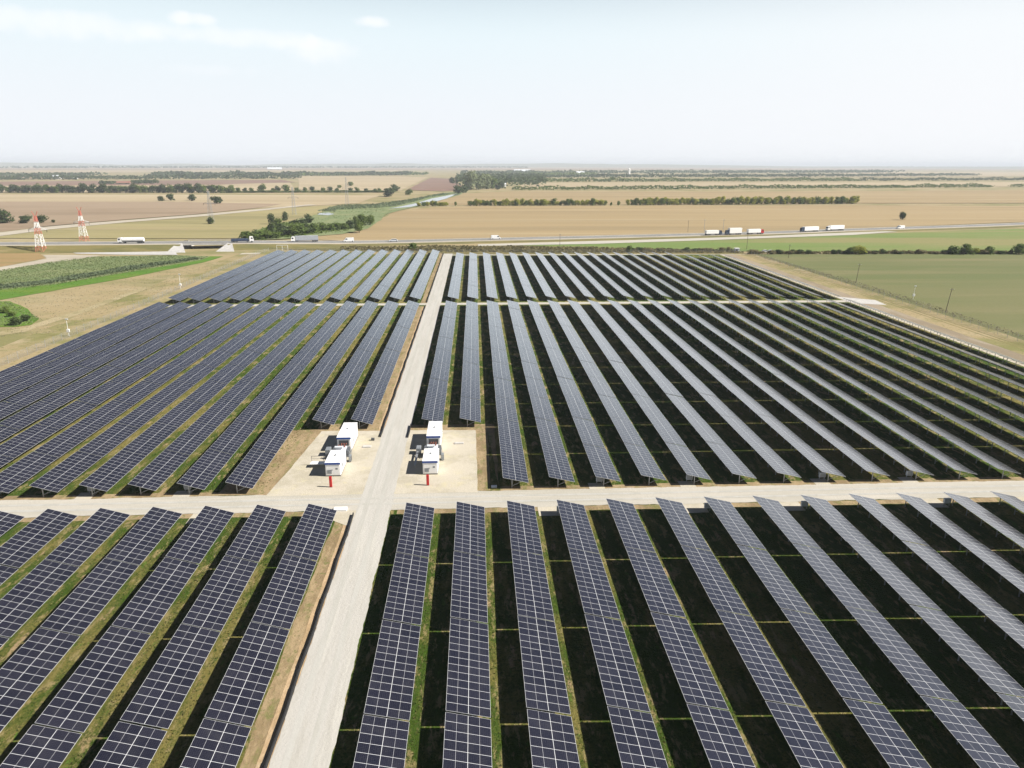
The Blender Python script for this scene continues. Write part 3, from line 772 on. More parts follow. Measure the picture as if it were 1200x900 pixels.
def truck(px, off, flip, label, body='box', cab='white', load='white', L=11.0, h=2.6, z=None):
    p_, a = place_on_road(px, off)
    r_ = empty('lorry', (p_.x, p_.y, p_.z+.02), a+(math.pi if flip else 0))
    tag(r_, label, 'truck', 'vehicles on the highway')
    f = L/2
    c = MB(); c.prism([(f-2.3,.75),(f,.75),(f+.02,1.9),(f-.35,3.25),(f-2.0,3.45),(f-2.3,3.3)], -1.2, 1.2); cb = c.build('cab', M[cab], r_)
    g_ = MB(); g_.add([(f+.04,-1.05,1.95),(f+.04,1.05,1.95),(f-.30,1.05,3.05),(f-.30,-1.05,3.05)], [(0,1,2,3)]); 
    for s_ in (-1,1): g_.add([(f-1.5,s_*1.215,2.0),(f-.35,s_*1.215,2.0),(f-.55,s_*1.215,2.9),(f-1.5,s_*1.215,2.9)], [(0,1,2,3)])
    g_.build('window', M['glass'], cb)
    ch = MB(); ch.box(-f,f-2.35,-.5,.5,.75,1.05); ch.build('chassis', M['darksteel'], r_)
    t = MB()
    if body == 'box': t.box(-f,f-2.55,-1.27,1.27,1.08,1.08+h,0,.05); t.build('cargo_box', M[load], r_)
    elif body == 'tank':
        t.tube((-f,0,2.15),(f-2.6,0,2.15), 1.2, n=18); t.box(-f+.4,f-3.2,-.25,.25,3.33,3.48); t.build('tank', M[load], r_)
        sk = MB(); sk.box(-f+.3,f-2.8,-1.15,1.15,1.06,1.22); sk.build('skirt', M['darksteel'], r_)
    elif body == 'flat':
        t.box(-f,f-2.55,-1.25,1.25,1.08,1.3); t.box(-f,-f+.12,-1.25,1.25,1.303,2.1); t.box(f-2.7,f-2.58,-1.25,1.25,1.303,2.5)
        t.box(-f+.3,f-3,-1.1,1.1,1.303,2.2); t.build('load_bed', M[load], r_)
    bp = MB(); bp.box(f+.03,f+.18,-1.2,1.2,.45,.85,0,.02); bp.build('bumper', M['greymetal'], r_)
    for s_ in (-1,1):
        hl = MB(); hl.box(f+.182,f+.2,s_*.95-.17,s_*.95+.17,.58,.74); hl.build('headlight', M['white'], r_)
        for x in (f-1.1, f-3.6, -f+3.2, -f+1.9, -f+.75): wheel(r_, x, s_*1.05)
def van(px, off, flip, label, col='white', L=5.4, car=False):
    p_, a = place_on_road(px, off)
    r_ = empty('parked_car' if car else 'van', (p_.x, p_.y, p_.z+.02), a+(math.pi if flip else 0))
    tag(r_, label, 'car' if car else 'van', 'vehicles on the highway'); f = L/2
    b = MB()
    if car: prof = [(-f,.4),(f,.4),(f,.95),(f-1.0,1.08),(f-1.7,1.62),(-f+.9,1.65),(-f+.1,1.05)]
    else: prof = [(-f,.35),(f,.35),(f,1.05),(f-.75,1.35),(f-1.45,2.3),(f-1.7,2.5),(-f+.1,2.55),(-f,2.4)]
    b.prism(prof, -.95, .95); bd = b.build('body', M[col], r_)
    g_ = MB(); zz = (1.1,1.55) if car else (1.42,2.15)
    x1 = f-1.15 if car else f-.95; x0 = -f+.8 if car else f-2.4
    for s_ in (-1,1): g_.add([(x0,s_*.962,zz[0]),(x1-.05,s_*.962,zz[0]),(x1-.55,s_*.962,zz[1]),(x0,s_*.962,zz[1])], [(0,1,2,3)])
    g_.build('window', M['glass'], bd)
    for s_ in (-1,1):
        hl = MB(); hl.box(f+.002,f+.03,s_*.7-.16,s_*.7+.16,.72,.9); hl.build('headlight', M['palegrey'], r_)
        for x in (f-.95, -f+.95): wheel(r_, x, s_*.86, .36, .24)
truck(154, -3.2, True, 'white tanker lorry driving left on the raised highway', 'tank', 'white', 'white', 14.5)
truck(284, -3.2, False, 'dark flatbed lorry with white cab just right of the bridge', 'flat', 'white', 'navy', 13)
truck(357, 1, True, 'long lorry with grey trailer and white cab on the highway', 'box', 'white', 'tarp', 16.5, 2.7)
van(409, 1, True, 'white van behind the long grey lorry', 'white', 6.5)
van(461, -2, True, 'small silver pickup car alone on the highway above the left rows', 'palegrey', 5.6, True)
van(581, -1, False, 'white van alone on the highway above the centre of the plant', 'white', 6.5)
truck(836, -8.5, False, 'white box lorry with blue cab, first of the parked queue', 'box', 'navy', 'white', 12.5, 2.4)
truck(859, -8.5, True, 'tall white box lorry in the middle of the parked queue', 'box', 'navy', 'white', 12.5, 3.6)
truck(885, -8.5, False, 'white box lorry with red cab at the queue front', 'box', 'red', 'white', 13, 2.5)
truck(948, -5, True, 'white box lorry with dark cab, left of the pair on the right', 'box', 'navy', 'white', 16, 2.7)
truck(978, -3, True, 'all-white box lorry, right of the pair on the right', 'box', 'white', 'white', 16, 2.8)
van(1055, -6, True, 'white van below the lone round tree in the stubble', 'white', 6.8)

# ------------------------------------------------------------------ pylons, poles, fence
def lattice(px, py, h, label, red=True, w0=3.7, cat='pylon'):
    p_ = at(px, py); r_ = empty('power_pylon', (p_.x, p_.y, 0), random.uniform(-.2,.2))
    tag(r_, label, cat, 'power pylons')
    n = 6
    def hw(z): return max(.45, w0/2*(1-z/h)**1.0*.9+.45)
    th = .19 if red else .12
    for s in range(n):
        z0, z1 = h*s/n, h*(s+1)/n; a, b_ = hw(z0), hw(z1); mb = MB()
        c0 = [(-a,-a,z0),(a,-a,z0),(a,a,z0),(-a,a,z0)]; c1 = [(-b_,-b_,z1),(b_,-b_,z1),(b_,b_,z1),(-b_,b_,z1)]
        for i in range(4):
            k = (i+1)%4
            mb.bar(c0[i], c1[i], th); mb.bar(c0[i], c1[k], th*.6); mb.bar(c0[k], c1[i], th*.6); mb.bar(c1[i], c1[k], th*.6)
        o = mb.build('lattice_section', M['pylonred' if s in (0,3,5) else 'white'] if red else M['steel'], r_)
    for zf, L in ((.62, 5.2),):
        z = h*zf; a = hw(z); mb = MB()
        for s_ in (-1,1):
            for q in (-a, a): mb.bar((s_*a,q,z), (s_*L,0,z+.3), th*.8); mb.bar((s_*a,q,z+1.6), (s_*L,0,z+.3), th*.7)
        mb.build('cross_arm', M['white'] if red else M['steel'], r_)
        for s_ in (-1,1):
            q = MB(); q.tube((s_*L*.95,0,z+.2),(s_*L*.95,0,z-1.3),.12); q.build('insulator', M['glass'], r_)
    if red:
        mb = MB()
        for s_ in (-1,1): mb.bar((s_*.45,0,h),(s_*1.6,0,h+2.5),.25); mb.build
        mb.build('horn', M['pylonred'], r_)
lattice(49, 296, 20.5, 'red and white lattice pylon with its foot before the highway, left of two')
lattice(99, 283, 19.5, 'red and white lattice pylon beyond the highway, right of two')
lattice(248, 262.5, 27, 'slim grey lattice mast above a dark bush in the yellow grass', False, 3.6)
lattice(345, 252, 27, 'faint grey lattice mast left of the marsh pond', False, 3.0)
lattice(407, 240, 33, 'faint grey lattice mast above the marsh reeds', False, 3.4)
def pole(px, py, h, label, lean=0.0, group='wooden utility poles', mat='wood', r=.13, base=None):
    p_ = base or at(px, py); r_ = empty('utility_pole', (p_[0], p_[1], 0)); r_.rotation_euler = (0, lean, 0)
    b = MB(); b.tube((0,0,-.1),(0,0,h), r, r*.7, 8); b.build('shaft', M[mat], r_)
    b = MB(); b.bar((-.8,-.12,h-.6),(.8,-.12,h-.6),.1); b.build('cross_arm', M[mat], r_)
    for s_ in (-.7,0,.7):
        q = MB(); q.tube((s_,-.12,h-.55),(s_,-.12,h-.32),.05,.05,6); q.build('insulator', M['palegrey'], r_)
    tag(r_, label, 'pole', group)
pole(1108, 366, 8.6, 'dark leaning utility pole nearest the plant in the olive field', .10)
pole(1003, 331.5, 8.4, 'dark utility pole halfway along the olive field edge', .06)
pole(924, 302.5, 7.5, 'small distant utility pole near the far corner of the olive field', .0)
for x, y, h, lb in ((825,273,10,'tall thin grey pole standing behind the start of the lorry queue'), (847,275,11,'tall thin grey pole between the first two queued lorries'),
                    (806,272.5,9,'dark pole beyond the highway, left of the lorry queue'), (656,291.5,9,'thin pole in the brown scrub strip above the main road end'),
                    (875,292,10,'thin pole beside the pale booth at the far right corner')):
    pole(x, y, h, lb, 0, 'roadside poles', 'steel' if 'grey' in lb else 'wood', .14)
def cam_mast(px, py, h, label):
    p_ = at(px, py); r_ = empty('camera_mast', (p_.x, p_.y, 0))
    b = MB(); b.tube((0,0,-.1),(0,0,h),.06,.05,8); b.build('shaft', M['white'], r_)
    b = MB(); b.box(-.35,.35,-.25,.25,h*.25,h*.25+.9,0,.03); b.build('control_box', M['white'], r_)
    b = MB(); b.box(-.3,.5,-.13,.13,h+.002,h+.26,0,.03); b.build('camera_head', M['palegrey'], r_); tag(r_, label, 'mast', 'white camera masts by the fence')
cam_mast(81, 394, 5, 'white camera mast by the fence above the left end of the middle rows')
cam_mast(212, 339, 6, 'pale camera mast by the left fence near the far block corner')
cam_mast(675, 0, 5, '') if False else None
cam_mast(1070, 351, 5, 'pale camera mast by the right fence between two utility poles')

def chain_mat():
    m = NT('wire_mesh'); uv = m.n('ShaderNodeUVMap'); sp = m.n('ShaderNodeSeparateXYZ'); m.t.links.new(uv.outputs[0], sp.inputs[0])
    def ln(x):
        fr = m.math('FRACT', x); return m.math('GREATER_THAN', m.math('ABSOLUTE', m.math('SUBTRACT', fr, .5)), .45)
    d1 = ln(m.math('MULTIPLY', m.math('ADD', sp.outputs[0], sp.outputs[1]), 9.0)); d2 = ln(m.math('MULTIPLY', m.math('SUBTRACT', sp.outputs[0], sp.outputs[1]), 9.0))
    m.set(m.b.inputs['Alpha'], m.math('MAXIMUM', d1, d2))
    return m.fin((.30,.30,.30), .5, .3)
M['chain'] = chain_mat()
def fence(path, label, h=2.1):
    r_ = empty('wire_fence', (path[0][0], path[0][1], 0)); o0 = Vector((path[0][0], path[0][1], 0))
    pts = []; 
    for a, b_ in zip(path, path[1:]):
        a, b_ = Vector((*a,0)), Vector((*b_,0)); k = max(1, int((b_-a).length/4.2)); pts += [a.lerp(b_, i/k) for i in range(k)]
    pts.append(Vector((*path[-1],0)))
    mb = MB(); vs = []; s_ = 0; uvs = []
    for i, p_ in enumerate(pts):
        if i: s_ += (p_-pts[i-1]).length
        vs += [p_-o0+Vector((0,0,.05)), p_-o0+Vector((0,0,h))]; uvs += [(s_,.05),(s_,h)]
    mb.add(vs, [(2*i,2*i+2,2*i+3,2*i+1) for i in range(len(pts)-1)])
    me = mb.mesh('mesh_panel', M['chain']); ul = me.uv_layers.new(name='UVMap')
    for l in me.loops: ul.data[l.index].uv = uvs[l.vertex_index]
    inst('mesh_panel', me, r_)
    pm = MB(); pm.tube((0,0,-.1),(0,0,h+.1),.05,.05,6); pme = pm.mesh('fence_post', M['steel'])
    for p_ in pts[:100]: inst('fence_post', pme, r_, p_-o0)
    tag(r_, label, 'fence')
fence([(-119,20),(-119.5,260),(-122,420),(-120,432)], 'thin wire mesh fence along the left side of the plant')
fence([(157,20),(157,412)], 'thin wire mesh fence along the right side of the plant')
fence([(-120,432),(-60,424),(-20,421)], 'thin wire mesh fence behind the far left rows')
fence([(-20,421),(157,415)], 'thin wire mesh fence behind the far right rows')
# booth, gate and small things at the far right corner
p_ = at(863,296); r_ = empty('guard_booth', (p_.x, p_.y, 0))
b = MB(); b.box(-1.3,1.3,-1.1,1.1,0,2.4,0,.04); b.build('wall', M['palegrey'], r_)
b = MB(); b.box(-1.5,1.5,-1.3,1.3,2.405,2.6,0,.03); b.build('roof', M['white'], r_)
b = MB(); b.box(-.8,.2,-1.13,-1.102,1.1,1.9); b.build('window', M['glass'], r_); tag(r_, 'small pale blue-grey booth at the far right corner of the panels', 'booth')
for x, l in ((897,'pale parked car left of two by the far right hedge'),(904,'pale parked car right of two by the far right hedge')):
    p_ = at(x, 296.4); r_ = empty('parked_car', (p_.x, p_.y, .05), .1); f = 2.2
    b = MB(); b.prism([(-f,.4),(f,.4),(f,.95),(f-1.0,1.08),(f-1.7,1.62),(-f+.9,1.65),(-f+.1,1.05)], -.9, .9); bd = b.build('body', M['palegrey'], r_)
    g_ = MB(); [g_.add([(-f+.8,s*.912,1.1),(f-1.2,s*.912,1.1),(f-1.7,s*.912,1.55),(-f+.8,s*.912,1.55)], [(0,1,2,3)]) for s in (-1,1)]; g_.build('window', M['glass'], bd)
    for s in (-1,1):
        for xx in (-1.3,1.3): wheel(r_, xx, s*.82, .33, .22)
    tag(r_, l, 'car', 'cars parked at the far right corner')
p_ = at(331,293.5); gt = MB()
for x in (-3.2,0,3.2): gt.bar((x,0,-.05),(x,0,3.0),.2)
gt.bar((-3.3,0,3.05),(3.3,0,3.05),.22); gt.bar((-3.2,0,1.4),(3.2,0,1.4),.1)
o = gt.build('gate_frame', M['white']); o.location = (p_.x, p_.y, 0); tag(o, 'white goal-like frame behind the far left corner of the panels', 'gate')

# ------------------------------------------------------------------ vegetation
def crown_mb(seed, n, blobs, leaf, mi=1, flat=.85, low=.1):
    """crown of height 1 (unit tree): many small leaf clumps through a lumpy volume"""
    rnd = random.Random(seed); mb = MB(); cs = []
    for k in range(blobs):
        a = rnd.uniform(0, 6.28); rr = rnd.uniform(0,.22); z = rnd.uniform(low+.16,.78)
        cs.append((Vector((math.cos(a)*rr, math.sin(a)*rr, z)), rnd.uniform(.13,.25)*(1.1-.4*abs(z-.5))))
    cs.append((Vector((0,0,.5)), .27))
    for k in range(n):
        c, r_ = rnd.choice(cs)
        d = Vector((rnd.gauss(0,1), rnd.gauss(0,1), rnd.gauss(0,1)*flat)).normalized()*r_*rnd.uniform(.55,1.08)**.6
        p_ = c+d
        if p_.z < low: continue
        nrm_ = (d.normalized()+Vector((rnd.uniform(-.8,.8),rnd.uniform(-.8,.8),rnd.uniform(-.3,1)))).normalized()
        a = nrm_.orthogonal().normalized(); b_ = nrm_.cross(a); t = rnd.uniform(0,6.28)
        u_ = (a*math.cos(t)+b_*math.sin(t))*leaf*rnd.uniform(.6,1.3); v_ = (b_*math.cos(t)-a*math.sin(t))*leaf*rnd.uniform(.5,1.1)
        mb.add([p_-u_-v_*.4, p_+u_*.3-v_, p_+u_+v_*.5, p_-u_*.2+v_], [(0,1,2,3)], mi)
    return mb
def trunk_into(mb, seed, mi=0, h=.45):
    rnd = random.Random(seed); mb.tube((0,0,-.02),(0,0,h), .026, .016, 7, mi)
    for k in range(5):
        a = k*1.3+rnd.uniform(-.3,.3); mb.tube((0,0,h*(.55+.09*k)), (math.cos(a)*.2, math.sin(a)*.2, h+.06+.06*k), .012, .004, 5, mi)
VAR = {}
def variants(mat, n=4, leaves=620, blobs=11, leaf=.05, low=.1):
    k = (mat, leaves, low)
    if k not in VAR:
        VAR[k] = []
        for s in range(n):
            mb = crown_mb(hash_(mat)+s, leaves, blobs, leaf, 1, low=low); trunk_into(mb, s)
            VAR[k].append(mb.mesh('tree', [M['bark'], M[mat]]))
    return VAR[k]
def hash_(s): return sum(ord(c)*(i+3) for i, c in enumerate(s))
def tree(x, y, h, wd, mat, label, cat='tree', group=None, name='tree', z=0, low=.1):
    me = random.choice(variants(mat, low=low))
    o = inst(name, me, None, (x, y, z), random.uniform(0, 6.28), (wd/.78, wd/.78, h/.92))
    return tag(o, label, cat, group)
def belt(x0, y0, x1, y1, step, h, mats, label, group, jit=2.0, rows=1):
    a, b_ = at(x0,y0), at(x1,y1); L = (b_-a).length; n = int(L/step)
    for i in range(n+1):
        p_ = a.lerp(b_, i/max(n,1)); hh = h*random.uniform(.72,1.12)
        tree(p_.x+random.uniform(-1,1)*step*.3, p_.y+random.uniform(-jit,jit), hh, max(step*1.9, hh*.95)*random.uniform(.9,1.2), random.choice(mats), label, 'tree', group, low=.02)
g1 = 'trees of the nearer shelterbelt in the stubble'
belt(737,240.6,1004,238.8, 3.5, 9.6, ['leafyellow','leafyellow','leaf'], 'yellow-green tree in the long shelterbelt across the golden stubble, right of its gap', g1)
g1 = 'trees of the left part of the nearer shelterbelt'
belt(552,241.2,708,240.8, 3.6, 8.6, ['leafyellow','leaf'], 'yellow-green tree in the shelterbelt across the golden stubble, left of its gap', g1)
belt(492,241.8,524,241.4, 4.4, 6.6, ['leafyellow','leaf'], 'yellow-green tree in the short clump at the right bank of the canal', 'trees at the canal bank')
for x, h in ((716,5),(725,7.5),(534,6)): p_ = at(x, 241.5); tree(p_.x, p_.y, h, h*.7, 'leaf', {716:'smaller tree standing alone in the shelterbelt gap',725:'taller tree standing alone in the shelterbelt gap',534:'lone small tree between the canal clump and the shelterbelt'}[x])
# left dark belt and scattered trees
g1 = 'trees of the dark belt at left'
belt(-40,225.8,270,226.2, 9, 15, ['leafdark','leafdark','leaf'], 'dark green tree in the long continuous belt at left, below the brown fields', g1, 4)
g1 = 'scattered trees along the pale field'
for x, h in ((280,10),(288,8),(296,9),(308,15),(320,9),(327,11),(336,15),(349,10),(357,9),(365,10),(378,9),(387,10),(396,8),(410,9),(420,9),(430,8),(440,8),(447,8)):
    p_ = at(x+random.uniform(-2,2), 225.2); tree(p_.x, p_.y, h, h*1.2, random.choice(['leafdark','leaf']), 'dark rounded tree in the broken line along the pale field, left of the canal', 'tree', g1, low=.02)
belt(272,225.6,460,225.4, 14, 4.0, ['leaf'], 'low bush in the broken hedge line along the pale field, left of the canal', 'bushes along the pale field', 2)
for x, y, h, m_, lb in ((456,230.5,16,'leafdark','dark multi-stemmed tree beside the canal reeds'),(463,224.5,13,'leafdark','dark tree right above the canal reeds at the plough corner'),(479,228.5,10,'leaf','rounded green tree by the canal below the ploughed field'),
      (411,218,12,'leaf','low tree cluster in the middle of the cream field'),(398,220.5,8,'leaf','small shrub left of the cluster in the cream field'),
      (189,235.8,7,'leafdark','small dark tree leftmost of the loose group in the pale stubble'),(200,235.2,9,'leafdark','wider dark tree second of the loose group in the pale stubble'),(225,235.6,9,'leafdark','dark tree third of the loose group in the pale stubble'),
      (253,238.8,11,'leafdark','taller dark tree right of the slim mast top'),(247,262.8,6,'leafdark','dark bush at the foot of the slim grey mast'),
      (5,262,12,'leafdark','large dark bush at the left picture edge in the brown field'),(30,262,8,'leafdark','dark bush left of the first red and white pylon'),(49,262,7,'leafdark','dark bush behind the first red and white pylon'),(63,261.5,3,'leafdark','tiny dark shrub between the two pylons')):
    p_ = at(x, y); tree(p_.x, p_.y, h, h*(1.5 if h > 6 else 1.2), m_, lb, 'tree', low=.02)
# lone tree in the stubble right, and the round tree beside the marsh (trunk and crown as parts)
def fulltree(px, py, h, wd, mat, label):
    p_ = at(px, py); r_ = empty('tree', (p_.x, p_.y, 0)); r_.scale = (wd/.95, wd/.95, h)
    mb = crown_mb(hash_(label), 1500, 12, .032, 0, low=.08); mb.build('crown', M[mat], r_)
    t = MB(); trunk_into(t, 3); t.build('trunk', M['bark'], r_); tag(r_, label, 'tree')
fulltree(421, 273.2, 10.5, 11, 'leaf', 'dense round green tree casting a shadow on the stubble beside the marsh')
fulltree(1057.5, 258, 8.5, 10, 'leafdark', 'lone dark round tree in the stubble above the white van')
fulltree(425, 265, 11, 14, 'leaf', 'broad green tree behind the round one at the marsh edge')
fulltree(434, 264.5, 9.5, 12, 'leaf', 'green tree right of the marsh clump, before the tan hollow')
fulltree(418, 265.5, 9, 10, 'leaf', 'green tree left in the clump behind the round one')
for x, y, h, wd, m_ in ((290,282,7,14,'leaf'),(302,281.5,7,14,'leaf'),(312,280.5,7,13,'leaf'),(322,280,6,12,'leaf'),(332,277.5,9,12,'leafdark'),(343,277,9,12,'leaf'),(352,276.5,10,13,'leaf'),(360,275,8,10,'leafdark'),(369,274,8,10,'leaf'),
        (379,271.5,7,9,'leaf'),(388,271,6,9,'leaf'),(396,270,7,10,'leaf'),(404,269.5,6,9,'leaf'),(410,268.5,7,10,'leafdark'),
        (319,263,9,8,'leafdark'),(326,265,8,8,'leaf'),(318,273,7,8,'leafdark'),(334,259,8,7,'leafdark'),(362,262,8,9,'leafdark'),(345,263,4,9,'leafdark'),(354,262.5,4,9,'leafdark')):
    p_ = at(x, y); tree(p_.x, p_.y, h, wd, m_, 'green bush of the thicket along the marsh just behind the highway', 'bush', 'bushes of the marsh thicket', 'bush', low=.0)
# hedge at the right, along the far edge of the olive field
for x, h, wd, m_, lb in ((1003,5.5,7,'leafyellow','bright yellow-green bush of the left clump in the right hedge'),(1009,5,7,'leafyellow','olive bush at the right of the left hedge clump'),(995,4.5,6,'leaf','dark green bush at the left of the left hedge clump'),
        (1116,6,8,'leaf','rounded green bush, left of the big pair in the right hedge'),(1131,6.8,9,'leaf','largest rounded green bush in the right hedge'),(1144,3.6,5,'leafyellow','small yellow bush right of the largest hedge bush'),
        (1159,5.2,6,'leaf','narrow green bush between the yellow one and the picture edge'),(1194,6.8,10,'leaf','big dark green bush at the right picture edge'),(737,4.2,5,'leaf','green bush in the scrub behind the centre-right rows'),(484,5.5,7,'leaf','dark green bush behind the far rows left of the main road')):
    y = 297.8 if x > 900 else (296 if x > 600 else 293.5)
    p_ = at(x, y); tree(p_.x, p_.y, h, wd, m_, lb, 'bush', None, 'bush', low=.0)
for i in range(96):
    x = random.choice([random.uniform(880,1215), random.uniform(740,860)]); p_ = at(x, 297.6 if x > 870 else 295.3)
    tree(p_.x, p_.y+random.uniform(-1,1), random.uniform(1.6,3.0), random.uniform(3,6), random.choice(['leafbrown','leafdark','leafbrown']), 'low brownish shrub of the hedge line behind the far right rows', 'shrub', 'low shrubs of the right hedge', 'shrub', low=.0)
for x, y, h, m_, lb in ((31,377,2.3,'leafdark','dark round bush in the green hollow at left'),(19,381,2.6,'leafdark','small dark bush at the edge of the green hollow'),(6,367,2.4,'leaf','green bush at the left picture edge in the hollow'),(14,371,2.0,'leaf','green shrub in the middle of the hollow at left')):
    p_ = at(x, y); tree(p_.x, p_.y, h, h*1.6, m_, lb, 'bush', None, 'bush', low=.0)
# tall pale willows and the village wood beyond the canal
g1 = 'tall pale trees at the village'
for x, y, h, wd, m_ in ((552,222.5,36,30,'leafpale'),(561,222,38,32,'leafpale'),(570,221.5,30,30,'leafpale'),(578,221,24,24,'leaf')):
    p_ = at(x, y); tree(p_.x, p_.y, h, wd, m_, 'tall pale grey-green tree at the near edge of the village wood', 'tree', g1, low=.0)
for x, y, h in ((537,227,14),(542,226,14),(530,215,16),(536,214,16),(588,221,14),(545,224,12),(583,222,12)):
    p_ = at(x, y); tree(p_.x, p_.y, h, h*1.4, 'leafdark', 'dark tree at the foot of the tall pale trees by the village', 'tree', 'dark trees by the village', low=.0)

def foliage_mass(name, pts_fn, count, size, hgt, mat, label, cat, seed=1):
    """one far-off mass of foliage made of leaf clumps"""
    rnd = random.Random(seed); mb = MB()
    for i in range(count):
        x, y, hh = pts_fn(rnd); 
        z = hh*rnd.uniform(.0,1.0)**.7
        s_ = size*rnd.uniform(.6,1.4); a = rnd.uniform(0,6.28); tl = rnd.uniform(-.6,.6)
        u_ = Vector((math.cos(a),math.sin(a),0))*s_; v_ = Vector((math.sin(a)*math.sin(tl)*.6,-math.cos(a)*math.sin(tl)*.6,1))*s_*hgt; p_ = Vector((x,y,z))
        mb.add([p_-u_, p_+u_*.9-v_*.15, p_+u_*.55+v_, p_-u_*.5+v_*.85], [(0,1,2,3)])
    return tag(mb.build(name, M[mat]), label, cat, None, 'stuff')
def line_fn(x0,y0,x1,y1,depth,h):
    a, b_ = at(x0,y0), at(x1,y1)
    def fn(r):
        t = r.random(); p_ = a.lerp(b_, t); q = Vector((p_.x, p_.y, 0))
        hh = h*(.75+.5*mnoise.noise(Vector((p_.x*.02, p_.y*.02, 5))))*(.85+.3*mnoise.noise(Vector((p_.x*.11, 2, 5))))
        return p_.x, p_.y+r.uniform(0,depth), hh
    return fn
far = [(600,223.2,1165,219.6,20,9.5,5200,1.7,'leaf','yellow-green shelterbelt, second behind the golden stubble at right'),
       (1187,219.4,1260,219,20,10,700,1.7,'leaf','short tree belt at the right edge beyond the second field'),
       (610,213.4,1010,212.4,40,13,3600,2.6,'leaf','third shelterbelt behind the pale field at right'),
       (1012,212.2,1320,211,40,13,2600,2.6,'leafdark','right part of the third shelterbelt'),
       (600,208.6,950,207.4,120,15,3000,4,'leafdark','fourth dark belt of trees near the horizon at right'),
       (950,207.6,1150,206,120,15,1800,4,'leafdark','right end of the fourth belt near the horizon'),
       (540,204.4,1060,202.6,400,18,3600,7,'leafdark','dense far wood band right of the village'),
       (585,206.8,700,206.2,250,16,1600,4,'leaf','far grove just right of the village'),
       (-60,211.2,350,209.6,60,17,3600,3.2,'leafdark','long dark wood at left beyond the ploughed field'),
       (165,207.2,480,205.6,200,19,3600,5,'leafdark','far dark wood at left centre above the cream field'),
       (-60,207.0,100,206.6,200,14,900,5,'leafdark','pale distant belt at the far left'),
       (350,206.4,500,205.2,150,14,1300,4,'leaf','thin belt at the top edge of the cream field'),
       (115,216.2,132,216,30,9,260,2.2,'leafdark','small dark grove in the tan field at left'),
       (152,215.8,182,215.4,30,12,420,2.4,'leafdark','dark trees round a farm in the tan field at left'),
       (1060,196.4,1260,196.0,1500,22,900,16,'leafdark','faint tree line on the horizon at the right edge'),
       (-60,197.4,620,196.8,1500,16,1500,14,'leafdark','faint tree line on the horizon at left')]
for k, (x0,y0,x1,y1,dp,h,n,s_,m_,lb) in enumerate(far):
    foliage_mass('tree_belt', line_fn(x0,y0,x1,y1,dp,h), n, s_, .8, m_, lb, 'tree belt', k)
# village wood
foliage_mass('wood', lambda r: (lambda p_: (p_.x, p_.y, 15))(at(r.uniform(535,640), r.triangular(205,221,210))), 3600, 3.4, .8, 'leafdark', 'dark village wood behind the tall pale trees', 'wood', 41)
# reeds
def poly_fn(poly, h, z0=0):
    xs = [p_[0] for p_ in poly]; ys = [p_[1] for p_ in poly]; n = len(poly)
    def inside(x, y):
        c = False; j = n-1
        for i in range(n):
            if (poly[i][1] > y) != (poly[j][1] > y) and x < (poly[j][0]-poly[i][0])*(y-poly[i][1])/(poly[j][1]-poly[i][1])+poly[i][0]: c = not c
            j = i
        return c
    def fn(r):
        while True:
            x, y = r.uniform(min(xs),max(xs)), r.uniform(min(ys),max(ys))
            if inside(x, y): return x, y, h*(.7+.6*mnoise.noise(Vector((x*.05,y*.05,1))))
    return fn
reed1 = [at(x,y)[:2] for x,y in [(-120,360),(0,341),(60,335),(150,320),(235,305),(244,301),(205,299.5),(110,301),(60,307),(0,317),(-120,338)]]
foliage_mass('reeds', poly_fn(reed1, .35), 16000, .26, .8, 'reed', 'pale green reed bed filling the ditch at left', 'reeds', 51)
reed1b = [at(x,y)[:2] for x,y in [(-120,358),(0,339),(60,333),(150,318),(235,304),(228,302.5),(150,314),(60,328.5),(0,335),(-120,352)]]
foliage_mass('reeds', poly_fn(reed1b, 1.1), 6000, .4, 1.0, 'reeddark', 'taller blue-green reeds along the edge of the bright green strip', 'reeds', 52)
reed2 = [at(x,y)[:2] for x,y in [(285,283),(300,270),(330,262),(360,254),(392,243),(440,239),(470,236),(520,226.5),(538,224.5),(505,231),(488,236),(470,240.5),(452,244),(480,244),(455,250),(446,258),(430,267),(400,273),(330,279)]]
foliage_mass('reeds', poly_fn(reed2, .7), 8000, .55, .7, 'reed', 'grey-green reed marsh beside the canal behind the highway', 'reeds', 53)
reed3 = [at(x,y)[:2] for x,y in [(372,247.5),(395,241.5),(440,239.5),(480,234),(520,226.5),(528,228),(500,232.5),(486,237),(462,242.5),(440,244.5),(395,246.5),(393,249)]]
foliage_mass('reeds', poly_fn(reed3, 1.3), 4000, .8, .9, 'reeddark', 'darker reeds fringing the pond and the left canal bank', 'reeds', 54)
marshb = [at(x,y)[:2] for x,y in [(292,281),(306,270),(322,262),(345,262),(372,266),(398,262),(412,266),(408,271),(380,274),(345,279),(315,280.5)]]
foliage_mass('scrub', poly_fn(marshb, 1.6), 2600, .8, .8, 'leaf', 'low green scrub filling the marsh just behind the highway', 'scrub', 66)
scrub = [at(x,y)[:2] for x,y in [(400,290.5),(600,289),(740,292),(860,295),(872,297),(600,296.5),(490,295),(400,293)]]
foliage_mass('scrub', poly_fn(scrub, 1.0), 4500, .8, .8, 'leafbrown', 'low brown scrub strip between the highway and the far rows', 'scrub', 55)
weeds = [at(x,y)[:2] for x,y in [(880,298.5),(1000,334),(1110,369),(1210,401),(1210,396),(1110,363),(1000,329),(885,297.5)]]
foliage_mass('weeds', poly_fn(weeds, .2), 1800, .2, 1.1, 'dryweed', 'dry grey weeds along the right fence', 'weeds', 56)
